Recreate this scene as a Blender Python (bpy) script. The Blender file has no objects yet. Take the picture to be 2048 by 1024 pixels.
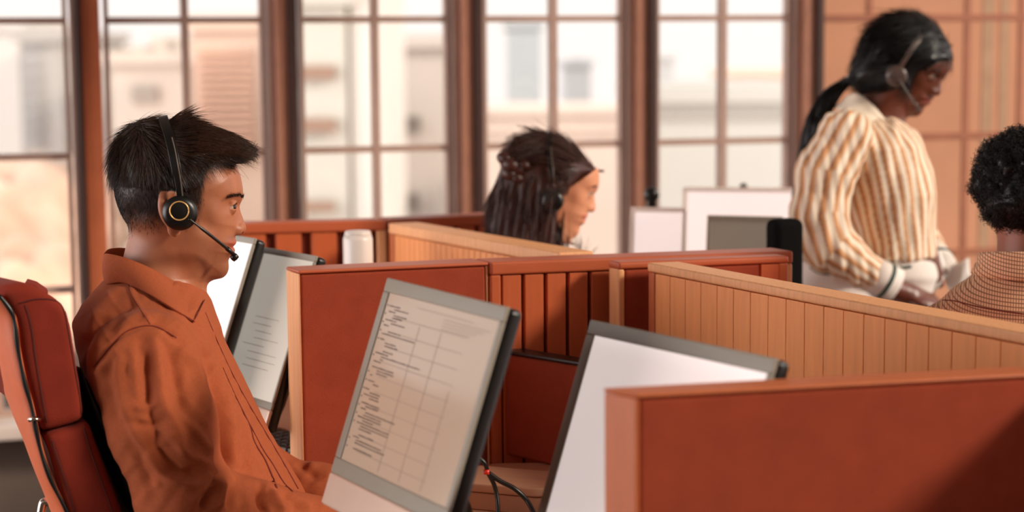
import bpy, bmesh, math, random
import numpy as np
from math import sin, cos, radians, atan, pi, sqrt
from mathutils import Matrix, Vector
random.seed(7); RNG = np.random.default_rng(7)
S = bpy.context.scene
COL = S.collection

# ------------------------------------------------------------------ camera
F_PX = 3600.0; CAM_H = 1.42; PITCH = atan(412 / F_PX); ROLL = radians(.49)
_fw = np.array([0, cos(PITCH), -sin(PITCH)]); _u0 = np.array([0, sin(PITCH), cos(PITCH)]); _r0 = np.array([1., 0, 0])
_R = _r0 * cos(ROLL) - _u0 * sin(ROLL); _U = _u0 * cos(ROLL) + _r0 * sin(ROLL); _C = np.array([0, 0, CAM_H])
cam = bpy.data.cameras.new('camera'); cam_o = bpy.data.objects.new('camera', cam); COL.objects.link(cam_o)
cam.sensor_width = 36; cam.lens = F_PX / 2048 * 36
cam_o.matrix_world = Matrix(((_R[0], _U[0], -_fw[0], 0), (_R[1], _U[1], -_fw[1], 0), (_R[2], _U[2], -_fw[2], CAM_H), (0, 0, 0, 1)))
cam.dof.use_dof = True; cam.dof.focus_distance = 2.64; cam.dof.aperture_fstop = 3.0
cam.clip_start = .05; cam.clip_end = 500
S.camera = cam_o

# ------------------------------------------------------------------ light
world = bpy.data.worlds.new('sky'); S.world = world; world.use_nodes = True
wn = world.node_tree.nodes; wl = world.node_tree.links
bg = wn['Background']; tc = wn.new('ShaderNodeTexCoord'); sx = wn.new('ShaderNodeSeparateXYZ'); cr = wn.new('ShaderNodeValToRGB')
wl.new(tc.outputs['Generated'], sx.inputs[0]); wl.new(sx.outputs['Z'], cr.inputs[0]); wl.new(cr.outputs[0], bg.inputs[0])
cr.color_ramp.elements[0].position = 0.0; cr.color_ramp.elements[0].color = (.93, .83, .79, 1)
cr.color_ramp.elements[1].position = 0.25; cr.color_ramp.elements[1].color = (.90, .88, .88, 1)
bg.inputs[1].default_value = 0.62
# unseen bright sky patch low on the left, added to light left-facing surfaces
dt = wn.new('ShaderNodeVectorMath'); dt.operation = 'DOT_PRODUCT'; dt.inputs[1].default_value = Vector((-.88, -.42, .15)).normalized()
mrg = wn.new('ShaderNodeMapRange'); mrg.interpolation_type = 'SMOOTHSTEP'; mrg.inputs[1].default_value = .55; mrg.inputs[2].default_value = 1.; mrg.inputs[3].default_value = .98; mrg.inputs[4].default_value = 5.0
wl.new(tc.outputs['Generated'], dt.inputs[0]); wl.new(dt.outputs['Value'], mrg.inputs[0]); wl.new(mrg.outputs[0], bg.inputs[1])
sun = bpy.data.lights.new('sun', 'SUN'); sun.energy = 2.1; sun.angle = radians(9); sun.color = (1, .86, .70)
sun_o = bpy.data.objects.new('sun', sun); COL.objects.link(sun_o)
sun_o.rotation_euler = Vector((-.85, .35, -.46)).to_track_quat('-Z', 'Y').to_euler(); sun_o.location = (4, -2, 3)
S.view_settings.view_transform = 'Standard'; S.view_settings.look = 'None'
S.view_settings.exposure = 0.55; S.view_settings.gamma = 1.0; S.view_settings.use_curve_mapping = False

# ------------------------------------------------------------------ point helpers
def ray(px, py): return _R * (px - 1024) / F_PX + _U * (512 - py) / F_PX + _fw
def PD(px, py, D): return _C + ray(px, py) * D
def PZ(px, py, z):
    r = ray(px, py); return _C + r * ((z - CAM_H) / r[2])
def proj(P):
    d = P - _C; z = d @ _fw
    return 1024 + F_PX * (d @ _R) / z, 512 - F_PX * (d @ _U) / z
def PW(px, py, p0, dr):
    """ray onto the vertical plane through p0 along dr"""
    n = np.array([-dr[1], dr[0], 0]); r = ray(px, py); t = ((np.array([p0[0], p0[1], 0]) - _C) @ n) / (r @ n)
    return _C + r * t

class Frame:
    """upright frame: x to the right across the view, y away, z up from the floor"""
    def __init__(s, px, py, D):
        P = PD(px, py, D); s.o = np.array([P[0], P[1], 0.]); a = P[:2] / np.linalg.norm(P[:2])
        s.ey = np.array([a[0], a[1], 0.]); s.ex = np.array([a[1], -a[0], 0.])
        s.M = Matrix(((s.ex[0], s.ey[0], 0, s.o[0]), (s.ex[1], s.ey[1], 0, s.o[1]), (0, 0, 1, 0), (0, 0, 0, 1)))
    def L(s, px, py, y=0.):
        r = ray(px, py); t = (y - (_C - s.o) @ s.ey) / (r @ s.ey); P = _C + r * t - s.o
        return np.array([P @ s.ex, y, P[2]])
    def world(s, P): return s.o + P[..., 0:1] * s.ex + P[..., 1:2] * s.ey + P[..., 2:3] * np.array([0, 0, 1.])
    def px(s, P):
        W = s.world(P) - _C; z = W @ _fw
        return 1024 + F_PX * (W @ _R) / z, 512 - F_PX * (W @ _U) / z

# ------------------------------------------------------------------ materials
def lin(c): return tuple(((v / 255) / 12.92 if v / 255 <= .04045 else ((v / 255 + .055) / 1.055) ** 2.4) for v in c)
def mat(name, rgb, rough=.6, metal=0., var=.08, vscale=20., bump=0., bscale=300., spec=.5, emit=0., sheen=0., stretch=None, sss=0., coord='Object', detail=3):
    m = bpy.data.materials.new(name); m.use_nodes = True; N = m.node_tree.nodes; K = m.node_tree.links; b = N['Principled BSDF']
    c = lin(rgb); t = N.new('ShaderNodeTexCoord'); mp = N.new('ShaderNodeMapping'); K.new(t.outputs[coord], mp.inputs[0])
    if stretch: mp.inputs['Scale'].default_value = stretch
    n = N.new('ShaderNodeTexNoise'); n.inputs['Scale'].default_value = vscale; n.inputs['Detail'].default_value = detail; K.new(mp.outputs[0], n.inputs[0])
    r = N.new('ShaderNodeValToRGB'); K.new(n.outputs[0], r.inputs[0])
    r.color_ramp.elements[0].position = .3; r.color_ramp.elements[1].position = .7
    r.color_ramp.elements[0].color = tuple(v * (1 - var) for v in c) + (1,); r.color_ramp.elements[1].color = tuple(min(1, v * (1 + var)) for v in c) + (1,)
    K.new(r.outputs[0], b.inputs['Base Color'])
    b.inputs['Roughness'].default_value = rough; b.inputs['Metallic'].default_value = metal; b.inputs['Specular IOR Level'].default_value = spec
    if sheen: b.inputs['Sheen Weight'].default_value = sheen; b.inputs['Sheen Roughness'].default_value = .4
    if sss: b.inputs['Subsurface Weight'].default_value = sss; b.inputs['Subsurface Radius'].default_value = (.012, .004, .002); b.inputs['Subsurface Scale'].default_value = .6
    if bump:
        n2 = N.new('ShaderNodeTexNoise'); n2.inputs['Scale'].default_value = bscale; n2.inputs['Detail'].default_value = 2; K.new(mp.outputs[0], n2.inputs[0])
        bp = N.new('ShaderNodeBump'); bp.inputs['Strength'].default_value = bump; bp.inputs['Distance'].default_value = .002
        K.new(n2.outputs[0], bp.inputs['Height']); K.new(bp.outputs[0], b.inputs['Normal'])
    if emit: K.new(r.outputs[0], b.inputs['Emission Color']); b.inputs['Emission Strength'].default_value = emit
    return m
def add_attr_mix(m, attr, rgb, fac=1., noise=0., nscale=900.):
    """mix a second surface colour in where the vertex attribute says so"""
    N = m.node_tree.nodes; K = m.node_tree.links; b = N['Principled BSDF']; l = b.inputs['Base Color'].links[0]; src = l.from_socket
    a = N.new('ShaderNodeAttribute'); a.attribute_name = attr; mx = N.new('ShaderNodeMix'); mx.data_type = 'RGBA'
    mt = N.new('ShaderNodeMath'); mt.operation = 'MULTIPLY'; mt.inputs[1].default_value = fac; K.new(a.outputs['Fac'], mt.inputs[0]); out = mt.outputs[0]
    if noise:
        n = N.new('ShaderNodeTexNoise'); n.inputs['Scale'].default_value = nscale; n.inputs['Detail'].default_value = 2
        t = N.new('ShaderNodeTexCoord'); K.new(t.outputs['Object'], n.inputs[0])
        mr = N.new('ShaderNodeMapRange'); mr.inputs[1].default_value = .35; mr.inputs[2].default_value = .65; mr.inputs[3].default_value = 1 - noise; mr.inputs[4].default_value = 1 + noise
        K.new(n.outputs[0], mr.inputs[0]); m2 = N.new('ShaderNodeMath'); m2.operation = 'MULTIPLY'; m2.use_clamp = True; K.new(out, m2.inputs[0]); K.new(mr.outputs[0], m2.inputs[1]); out = m2.outputs[0]
    K.new(out, mx.inputs['Factor']); K.new(src, mx.inputs[6]); mx.inputs[7].default_value = lin(rgb) + (1,); K.new(mx.outputs[2], b.inputs['Base Color'])
def glass_mat():
    m = bpy.data.materials.new('window_glass'); m.use_nodes = True; N = m.node_tree.nodes; K = m.node_tree.links; N.clear()
    o = N.new('ShaderNodeOutputMaterial'); t = N.new('ShaderNodeBsdfTransparent'); g = N.new('ShaderNodeBsdfGlossy'); g.inputs['Roughness'].default_value = .05
    t.inputs[0].default_value = (.97, .98, .97, 1); mx = N.new('ShaderNodeMixShader'); mx.inputs[0].default_value = .05
    K.new(t.outputs[0], mx.inputs[1]); K.new(g.outputs[0], mx.inputs[2]); K.new(mx.outputs[0], o.inputs[0]); return m
M = dict(
    matteblack=mat('matte_black_mesh', (12, 11, 11), .9, spec=.1),
    greyplastic=mat('brown_grey_plastic', (84, 68, 62), .35, var=.05),
    rearwall=mat('brown_rear_wall', (150, 118, 98), .9, var=.05), gapb=mat('brown_backing', (112, 48, 28), .9, var=.1), screenp=mat('pale_grey_screen', (186, 178, 166), .3, var=.05, vscale=4, emit=.42),
    litpost=mat('lit_post_orange', (192, 104, 66), .5, var=.06),  # lit copy of the post colour: strong light put into the orange
    fabric=mat('rust_fabric', (158, 68, 44), .85, var=.07, vscale=30, bump=.5, bscale=900, sheen=.04, spec=.2),
    wood=mat('orange_wood', (196, 104, 58), .45, var=.07, vscale=9, stretch=(14, 14, 1), bump=.06, bscale=60),
    slat=mat('slat_wood', (196, 96, 52), .5, var=.06, vscale=9, stretch=(10, 10, 1)),
    lightslat=mat('pale_slat_wood', (242, 160, 98), .45, var=.06, vscale=9, stretch=(10, 10, 1)),
    edge=mat('pale_edge_wood', (240, 174, 122), .5, var=.09, vscale=14, stretch=(12, 12, .6)),
    cap=mat('cap_wood', (190, 96, 60), .42, var=.05, vscale=12, bump=.15, bscale=500),
    black=mat('black_plastic', (14, 15, 14), .35, var=.1), gap=mat('dark_backing', (14, 8, 7), .9, var=.1),
    greyframe=mat('grey_bezel', (150, 142, 128), .35, var=.02), white=mat('white_plastic', (226, 208, 198), .35, var=.02),
    chin=mat('pinkish_aluminium', (226, 196, 178), .3, .25, var=.02),
    screen=mat('lit_screen', (172, 148, 128), .16, var=.02, vscale=3, emit=.22, spec=.6),
    screenw=mat('bright_screen', (222, 208, 204), .25, var=.02, vscale=3, emit=.52),
    screeng=mat('grey_screen', (150, 142, 128), .3, var=.06, vscale=4, emit=.12),
    ink=mat('screen_ink', (88, 66, 54), .5, var=.05), inkl=mat('screen_grid_ink', (146, 122, 104), .5, var=.05),
    mullion=mat('brown_frame_paint', (172, 118, 94), .45, var=.08), muntin=mat('taupe_bar_paint', (182, 150, 136), .5, var=.05),
    shadebar=mat('post_side_shade', (62, 34, 26), .5, var=.08),  # dark colour stands in for the unlit side of the posts
    sill=mat('pale_sill', (222, 206, 196), .5, var=.03), wall=mat('grey_brown_wall', (108, 92, 82), .8, var=.04),
    tan=mat('tan_panelling', (206, 146, 112), .7, var=.10, vscale=2.5), batten=mat('russet_batten', (168, 104, 76), .5, var=.08),
    floor=mat('grey_carpet', (84, 70, 62), .95, var=.12, vscale=60), ceil=mat('ceiling_plaster', (168, 150, 138), .9, var=.03),
    desk=mat('light_desk_wood', (206, 158, 128), .4, var=.06, vscale=5, stretch=(1, 10, 1)),
    cushion=mat('dark_red_fabric', (136, 46, 30), .8, var=.08, vscale=25, bump=.45, bscale=800, sheen=.05, spec=.2),
    shell=mat('salmon_shell', (214, 108, 68), .5, var=.05, vscale=40, bump=.1, bscale=700),
    seam=mat('dark_thread', (80, 20, 14), .8, var=.1), chrome=mat('polished_metal', (220, 215, 208), .15, 1., var=.02),
    skin=mat('warm_skin', (174, 108, 76), .45, var=.05, vscale=60, sss=.12, bump=.12, bscale=700),
    skinf=mat('fair_skin', (222, 152, 116), .5, var=.04, vscale=40, sss=.12),
    skind=mat('deep_brown_skin', (108, 56, 38), .36, var=.06, vscale=40, sss=.05, spec=.6),
    skinm=mat('brown_skin', (142, 74, 46), .45, var=.06, vscale=40, sss=.05),
    hair=mat('dark_brown_hair', (24, 16, 12), .4, var=.4, vscale=120, spec=.4), hairt=mat('hair_tip_brown', (62, 38, 25), .34, var=.4, vscale=200, spec=.6),
    hairb=mat('chestnut_hair', (62, 30, 22), .45, var=.35, vscale=50, spec=.4), hairk=mat('black_hair', (10, 8, 8), .38, var=.3, vscale=60, spec=.35),
    shirt=mat('rust_linen', (168, 88, 56), .85, var=.07, vscale=260, bump=.35, bscale=1400, sheen=.04, spec=.1),
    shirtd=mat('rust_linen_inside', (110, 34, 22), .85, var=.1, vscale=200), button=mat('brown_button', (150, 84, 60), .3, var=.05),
    trousers=mat('charcoal_cloth', (44, 38, 36), .8, var=.1), whitecloth=mat('white_cloth', (232, 222, 214), .8, var=.03, vscale=12),
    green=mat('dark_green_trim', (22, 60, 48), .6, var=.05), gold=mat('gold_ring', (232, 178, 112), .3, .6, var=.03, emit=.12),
    eyew=mat('eye_white', (176, 150, 136), .15, var=.02), iris=mat('brown_iris', (48, 28, 20), .1, var=.2, vscale=400), shoe=mat('black_leather', (20, 18, 18), .4, var=.1),
    cable=mat('black_cable', (12, 11, 11), .4, var=.1), red=mat('red_tip', (210, 40, 24), .4, var=.05), paper=mat('white_paper', (232, 226, 220), .7, var=.02),
    key=mat('grey_keys', (70, 66, 62), .5, var=.2, vscale=120), silver=mat('brushed_silver', (190, 178, 166), .3, .8, var=.04),
    glass=glass_mat(), bottle=mat('white_enamel', (232, 220, 212), .3, var=.02))
add_attr_mix(M['skin'], 'fade', (16, 11, 9), 1., .22, 2600); add_attr_mix(M['skin'], 'stubble', (92, 62, 48), .55, .6, 1800); add_attr_mix(M['skin'], 'lip', (178, 84, 66), .8)
add_attr_mix(M['skinf'], 'lip', (196, 88, 74), .8); add_attr_mix(M['skind'], 'lip', (126, 52, 44), .7)

# ------------------------------------------------------------------ object helpers
def tag(o, label=None, cat=None, group=None, kind=None):
    if label: o['label'] = label
    if cat: o['category'] = cat
    if group: o['group'] = group
    if kind: o['kind'] = kind
    return o
def empty(name, loc=(0, 0, 0), label=None, cat=None, group=None, kind=None, rz=0.):
    o = bpy.data.objects.new(name, None); COL.objects.link(o); o.location = tuple(float(v) for v in loc); o.rotation_euler = (0, 0, rz); o.empty_display_size = .05
    bpy.context.view_layer.update()
    return tag(o, label, cat, group, kind)
def link(name, me, material, parent=None, matrix=None, smooth=False, label=None, cat=None, group=None, kind=None):
    o = bpy.data.objects.new(name, me); COL.objects.link(o)
    if material is not None: me.materials.append(M[material] if isinstance(material, str) else material)
    if matrix is not None: o.matrix_world = matrix
    if parent is not None:
        o.parent = parent; o.matrix_parent_inverse = Matrix.Identity(4)
        pm = abs_m(parent).inverted(); o.matrix_basis = pm @ (matrix if matrix is not None else Matrix.Identity(4))
    if smooth: me.polygons.foreach_set('use_smooth', [True] * len(me.polygons))
    return tag(o, label, cat, group, kind)
def abs_m(o):
    m = o.matrix_basis.copy()
    return abs_m(o.parent) @ m if o.parent else m
def mesh(name, V, Fc):
    me = bpy.data.meshes.new(name); me.from_pydata([tuple(map(float, v)) for v in V], [], [tuple(map(int, f)) for f in Fc]); me.validate(); me.update(); return me
def mesh_np(name, V, Q):
    me = bpy.data.meshes.new(name); n = len(V); k = len(Q); c = Q.shape[1]
    me.vertices.add(n); me.vertices.foreach_set('co', np.ascontiguousarray(V, dtype=np.float32).ravel())
    me.loops.add(k * c); me.loops.foreach_set('vertex_index', np.ascontiguousarray(Q, dtype=np.int32).ravel())
    me.polygons.add(k); me.polygons.foreach_set('loop_start', np.arange(0, k * c, c, dtype=np.int32))
    me.update(calc_edges=True); return me
class MB:
    """collects simple solids into one mesh"""
    def __init__(s): s.V = []; s.F = []
    def add(s, V, Fc):
        b = len(s.V); s.V += [tuple(map(float, v)) for v in V]; s.F += [tuple(i + b for i in f) for f in Fc]; return s
    def prism(s, poly, z0, z1):
        n = len(poly); V = [(p[0], p[1], z0) for p in poly] + [(p[0], p[1], z1) for p in poly]
        a = sum(poly[i][0] * poly[(i + 1) % n][1] - poly[(i + 1) % n][0] * poly[i][1] for i in range(n))
        Fc = [tuple(range(n))[::-1], tuple(range(n, 2 * n))] + [(i, (i + 1) % n, n + (i + 1) % n, n + i) for i in range(n)]
        if a < 0: Fc = [f[::-1] for f in Fc]
        return s.add(V, Fc)
    def box(s, o, ex, ey, ez):
        o, ex, ey, ez = map(np.asarray, (o, ex, ey, ez)); V = [o + ex * i + ey * j + ez * k for k in (0, 1) for j in (0, 1) for i in (0, 1)]
        Fc = [(0, 2, 3, 1), (4, 5, 7, 6), (0, 1, 5, 4), (2, 6, 7, 3), (0, 4, 6, 2), (1, 3, 7, 5)]
        if np.dot(np.cross(ex, ey), ez) < 0: Fc = [f[::-1] for f in Fc]
        return s.add(V, Fc)
    def cbox(s, c, sz): c = np.array(c, float); sz = np.array(sz, float); return s.box(c - sz / 2, (sz[0], 0, 0), (0, sz[1], 0), (0, 0, sz[2]))
    def tube(s, pts, r, n=10, caps=True, flat=None):
        P = np.array(pts, float); m = len(P); rr = np.full(m, r) if np.isscalar(r) else np.array(r); T = np.gradient(P, axis=0); T /= np.linalg.norm(T, axis=1)[:, None] + 1e-12
        up = np.array([0, 0, 1.]) if abs(T[0][2]) < .9 else np.array([1., 0, 0]); A = np.cross(T[0], up); A /= np.linalg.norm(A); V = []
        for i in range(m):
            A = A - T[i] * (A @ T[i]); A /= np.linalg.norm(A); B = np.cross(T[i], A)
            for k in range(n):
                a = 2 * pi * k / n; V.append(P[i] + rr[i] * (A * cos(a) + B * sin(a)))
        Fc = [(i * n + k, i * n + (k + 1) % n, (i + 1) * n + (k + 1) % n, (i + 1) * n + k) for i in range(m - 1) for k in range(n)]
        if caps: Fc += [tuple(range(n))[::-1], tuple(range((m - 1) * n, m * n))]
        return s.add(V, Fc)
    def strip(s, pts, widths, normals, w, t):
        """flat band along pts: half-width w along widths dirs, half-thickness t along normals"""
        V = []; m = len(pts); w = [w] * m if np.isscalar(w) else w
        for p, a, nn, ww in zip(pts, widths, normals, w):
            for (i, j) in ((-1, -1), (1, -1), (1, 1), (-1, 1)): V.append(np.array(p) + np.array(a) * ww * i + np.array(nn) * t * j)
        Fc = [(i * 4 + k, i * 4 + (k + 1) % 4, (i + 1) * 4 + (k + 1) % 4, (i + 1) * 4 + k) for i in range(m - 1) for k in range(4)]
        Fc += [(3, 2, 1, 0), tuple(range((m - 1) * 4, m * 4))]
        return s.add(V, Fc)
    def lathe(s, prof, c=(0, 0, 0), n=32, axis='z'):
        c = np.array(c, float); V = []
        for (r, h) in prof:
            for k in range(n):
                a = 2 * pi * k / n; v = (r * cos(a), r * sin(a), h)
                if axis == 'y': v = (r * cos(a), h, r * sin(a))
                if axis == 'x': v = (h, r * cos(a), r * sin(a))
                V.append(c + np.array(v))
        m = len(prof); Fc = [(i * n + k, i * n + (k + 1) % n, (i + 1) * n + (k + 1) % n, (i + 1) * n + k) for i in range(m - 1) for k in range(n)]
        Fc += [tuple(range(n))[::-1], tuple(range((m - 1) * n, m * n))]
        return s.add(V, Fc)
    def xform(s, Mx): s.V = [tuple(Mx @ Vector(v)) for v in s.V]; return s
    def build(s, name, material, parent=None, matrix=None, smooth=False, bevel=0., seg=2, fix=False, **k):
        V = s.V; me = mesh(name, V, s.F)
        if fix or smooth:
            bm = bmesh.new(); bm.from_mesh(me); bmesh.ops.recalc_face_normals(bm, faces=bm.faces); bm.to_mesh(me); bm.free()
        o = link(name, me, material, parent, matrix, smooth, **k)
        if bevel:
            b = o.modifiers.new('bevel', 'BEVEL'); b.width = bevel; b.segments = seg; b.limit_method = 'ANGLE'; b.angle_limit = radians(40)
            me.polygons.foreach_set('use_smooth', [True] * len(me.polygons)); wn_ = o.modifiers.new('wn', 'WEIGHTED_NORMAL'); wn_.keep_sharp = True
        return o
def catmull(pts, n=6, closed=False):
    P = np.array(pts, float); out = []; m = len(P)
    for i in range(m if closed else m - 1):
        if closed: a, b, c, d = P[(i - 1) % m], P[i], P[(i + 1) % m], P[(i + 2) % m]
        else: a, b, c, d = P[max(i - 1, 0)], P[i], P[i + 1], P[min(i + 2, m - 1)]
        for k in range(n):
            t = k / n; out.append(.5 * ((2 * b) + (c - a) * t + (2 * a - 5 * b + 4 * c - d) * t * t + (3 * b - 3 * c + d - a) * t ** 3))
    if not closed: out.append(P[-1])
    return np.array(out)

# ------------------------------------------------------------------ implicit surfaces
def smin(a, b, k):
    if k <= 0: return np.minimum(a, b)
    h = np.maximum(k - np.abs(a - b), 0) / k
    return np.minimum(a, b) - h * h * k * .25
def smax(a, b, k): return -smin(-a, -b, k)
def RC(a, b, ra, rb=None):
    a = np.array(a, np.float32); b = np.array(b, np.float32); rb = ra if rb is None else rb; d = b - a; dd = float(d @ d) + 1e-12
    def f(X, Y, Z):
        t = np.clip(((X - a[0]) * d[0] + (Y - a[1]) * d[1] + (Z - a[2]) * d[2]) / dd, 0, 1)
        return np.sqrt((X - a[0] - d[0] * t) ** 2 + (Y - a[1] - d[1] * t) ** 2 + (Z - a[2] - d[2] * t) ** 2) - (ra + (rb - ra) * t)
    r = max(ra, rb); return f, (np.minimum(a, b) - r, np.maximum(a, b) + r)
def chain(pts, rs): return [RC(pts[i], pts[i + 1], rs[i], rs[i + 1]) for i in range(len(pts) - 1)]
def EL(c, r, rot=None):
    c = np.array(c, np.float32); r = np.array(r, np.float32); A = np.eye(3) if rot is None else np.array(rot)
    def f(X, Y, Z):
        x, y, z = X - c[0], Y - c[1], Z - c[2]
        q = [x * A[0, i] + y * A[1, i] + z * A[2, i] for i in range(3)]
        k0 = np.sqrt(sum((q[i] / r[i]) ** 2 for i in range(3))); k1 = np.sqrt(sum((q[i] / r[i] ** 2) ** 2 for i in range(3))) + 1e-6
        return k0 * (k0 - 1) / k1
    m = float(max(r)) if rot is not None else r
    return f, (c - m, c + m)
def LOFT(secs, cap=.03):
    """secs: rows (z, cx, cy, hx, hy), z ascending; elliptic sections"""
    A = np.array(secs, float); A = A[np.argsort(A[:, 0])]
    def f(X, Y, Z):
        z = Z * 1.; g = [np.interp(z, A[:, 0], A[:, i]).astype(np.float32) for i in range(1, 5)]
        q = np.sqrt(((X - g[0]) / g[2]) ** 2 + ((Y - g[1]) / g[3]) ** 2)
        d = (q - 1) * np.minimum(g[2], g[3])
        e = np.maximum(A[0, 0] - Z, Z - A[-1, 0])
        return smax(d, e + d * 0, cap)
    return f, (np.array([(A[:, 1] - A[:, 3]).min(), (A[:, 2] - A[:, 4]).min(), A[0, 0]]), np.array([(A[:, 1] + A[:, 3]).max(), (A[:, 2] + A[:, 4]).max(), A[-1, 0]]))
def polysd(P, X, Z):
    """signed distance to a closed polygon, negative inside"""
    d = np.full(X.shape, 1e9); s = np.ones(X.shape); n = len(P)
    for i in range(n):
        a = P[i]; b = P[i - 1]; e = b - a; wx = X - a[0]; wz = Z - a[1]; t = np.clip((wx * e[0] + wz * e[1]) / (e @ e + 1e-12), 0, 1)
        d = np.minimum(d, (wx - e[0] * t) ** 2 + (wz - e[1] * t) ** 2)
        c1 = Z >= a[1]; c2 = Z < b[1]; c3 = e[0] * wz > e[1] * wx
        s = np.where((c1 & c2 & c3) | (~c1 & ~c2 & ~c3), -s, s)
    return s * np.sqrt(d)
def EXTR(poly, y0, y1, rnd):
    P = np.array(poly, float); lo, hi = P.min(0), P.max(0)
    def f(X, Y, Z):
        sd = polysd(P, *np.broadcast_arrays(X[:, :, 0][:, :1] * 1., Z[0, 0, :][None, :] * 1.)) + rnd if X.ndim == 3 else 0
        a = sd[:, None, :].astype(np.float32); b = np.abs(Y - (y0 + y1) / 2) - (abs(y1 - y0) / 2 - rnd)
        return np.minimum(np.maximum(a, b), 0) + np.sqrt(np.maximum(a, 0) ** 2 + np.maximum(b, 0) ** 2) - rnd
    return f, (np.array([lo[0], min(y0, y1), lo[1]]), np.array([hi[0], max(y0, y1), hi[1]]))
class Relief:
    """side silhouette with a half-thickness map: a head, a cap of hair"""
    def __init__(s, sil, ctrl, res=.0015, n=5):
        P = catmull(sil, n, True); s.lo = P.min(0) - .03; s.hi = P.max(0) + .03; s.res = res
        xs = np.arange(s.lo[0], s.hi[0], res); zs = np.arange(s.lo[1], s.hi[1], res); X, Z = np.meshgrid(xs, zs, indexing='ij')
        d = -polysd(P, X, Z); C = np.array(ctrl, float); cx, cz, W, R = C.T
        dc = -polysd(P, cx, cz); q = np.clip(dc / R, .08, 1); T = W / np.sqrt(1 - (1 - q) ** 2)
        def rbf(v):
            k = lambda r: np.sqrt(r * r + .006 ** 2)
            A = k(np.hypot(cx[:, None] - cx, cz[:, None] - cz)) ; A = np.block([[A, np.ones((len(cx), 1))], [np.ones((1, len(cx))), np.zeros((1, 1))]])
            w = np.linalg.solve(A + np.eye(len(A)) * 1e-6, np.append(v, 0)); out = np.full(X.shape, w[-1])
            for i in range(len(cx)): out += w[i] * k(np.hypot(X - cx[i], Z - cz[i]))
            return out
        s.D = d.astype(np.float32); s.T = np.clip(rbf(T), .004, .11).astype(np.float32); s.Rr = np.clip(rbf(R), .006, .09).astype(np.float32)
    def samp(s, A, X, Z):
        u = np.clip((X - s.lo[0]) / s.res, 0, A.shape[0] - 1.001); v = np.clip((Z - s.lo[1]) / s.res, 0, A.shape[1] - 1.001)
        i = u.astype(int); j = v.astype(int); a = (u - i).astype(np.float32); b = (v - j).astype(np.float32)
        return (A[i, j] * (1 - a) + A[i + 1, j] * a) * (1 - b) + (A[i, j + 1] * (1 - a) + A[i + 1, j + 1] * a) * b
    def f(s, X, Y, Z):
        if X.ndim == 3 and X.shape[1] == 1 and Z.shape[1] == 1: X, Z = np.broadcast_arrays(X, Z)
        D = s.samp(s.D, X, Z); T = s.samp(s.T, X, Z); R = s.samp(s.Rr, X, Z)
        q = 1 - np.minimum(D / R, 1); g = np.sqrt(q * q + (Y / T) ** 2) - 1
        return (g * np.minimum(T, R) * .8).astype(np.float32)
    def bbox(s): t = float(s.T.max()); return np.array([s.lo[0] + .02, -t, s.lo[1] + .02]), np.array([s.hi[0] - .02, t, s.hi[1] - .02])
def XF(prim, A, c, sc=1.):
    """place a primitive: world = A @ p * sc + c"""
    f, (lo, hi) = prim; A = np.array(A, float); c = np.array(c, float)
    cs = np.array([[x, y, z] for x in (lo[0], hi[0]) for y in (lo[1], hi[1]) for z in (lo[2], hi[2])]) @ A.T * sc + c
    def g(X, Y, Z):
        X, Y, Z = np.broadcast_arrays(X, Y, Z); x, y, z = (X - c[0]) / sc, (Y - c[1]) / sc, (Z - c[2]) / sc
        return f(x * A[0, 0] + y * A[1, 0] + z * A[2, 0], x * A[0, 1] + y * A[1, 1] + z * A[2, 1], x * A[0, 2] + y * A[1, 2] + z * A[2, 2]) * sc
    return g, (cs.min(0), cs.max(0))
def axis(*segs):
    out = []
    for a, b, h in segs: out += list(np.linspace(a, b, max(2, int(round((b - a) / h)) + 1))[:-1])
    out.append(segs[-1][1]); return np.array(out, np.float32)
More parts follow.
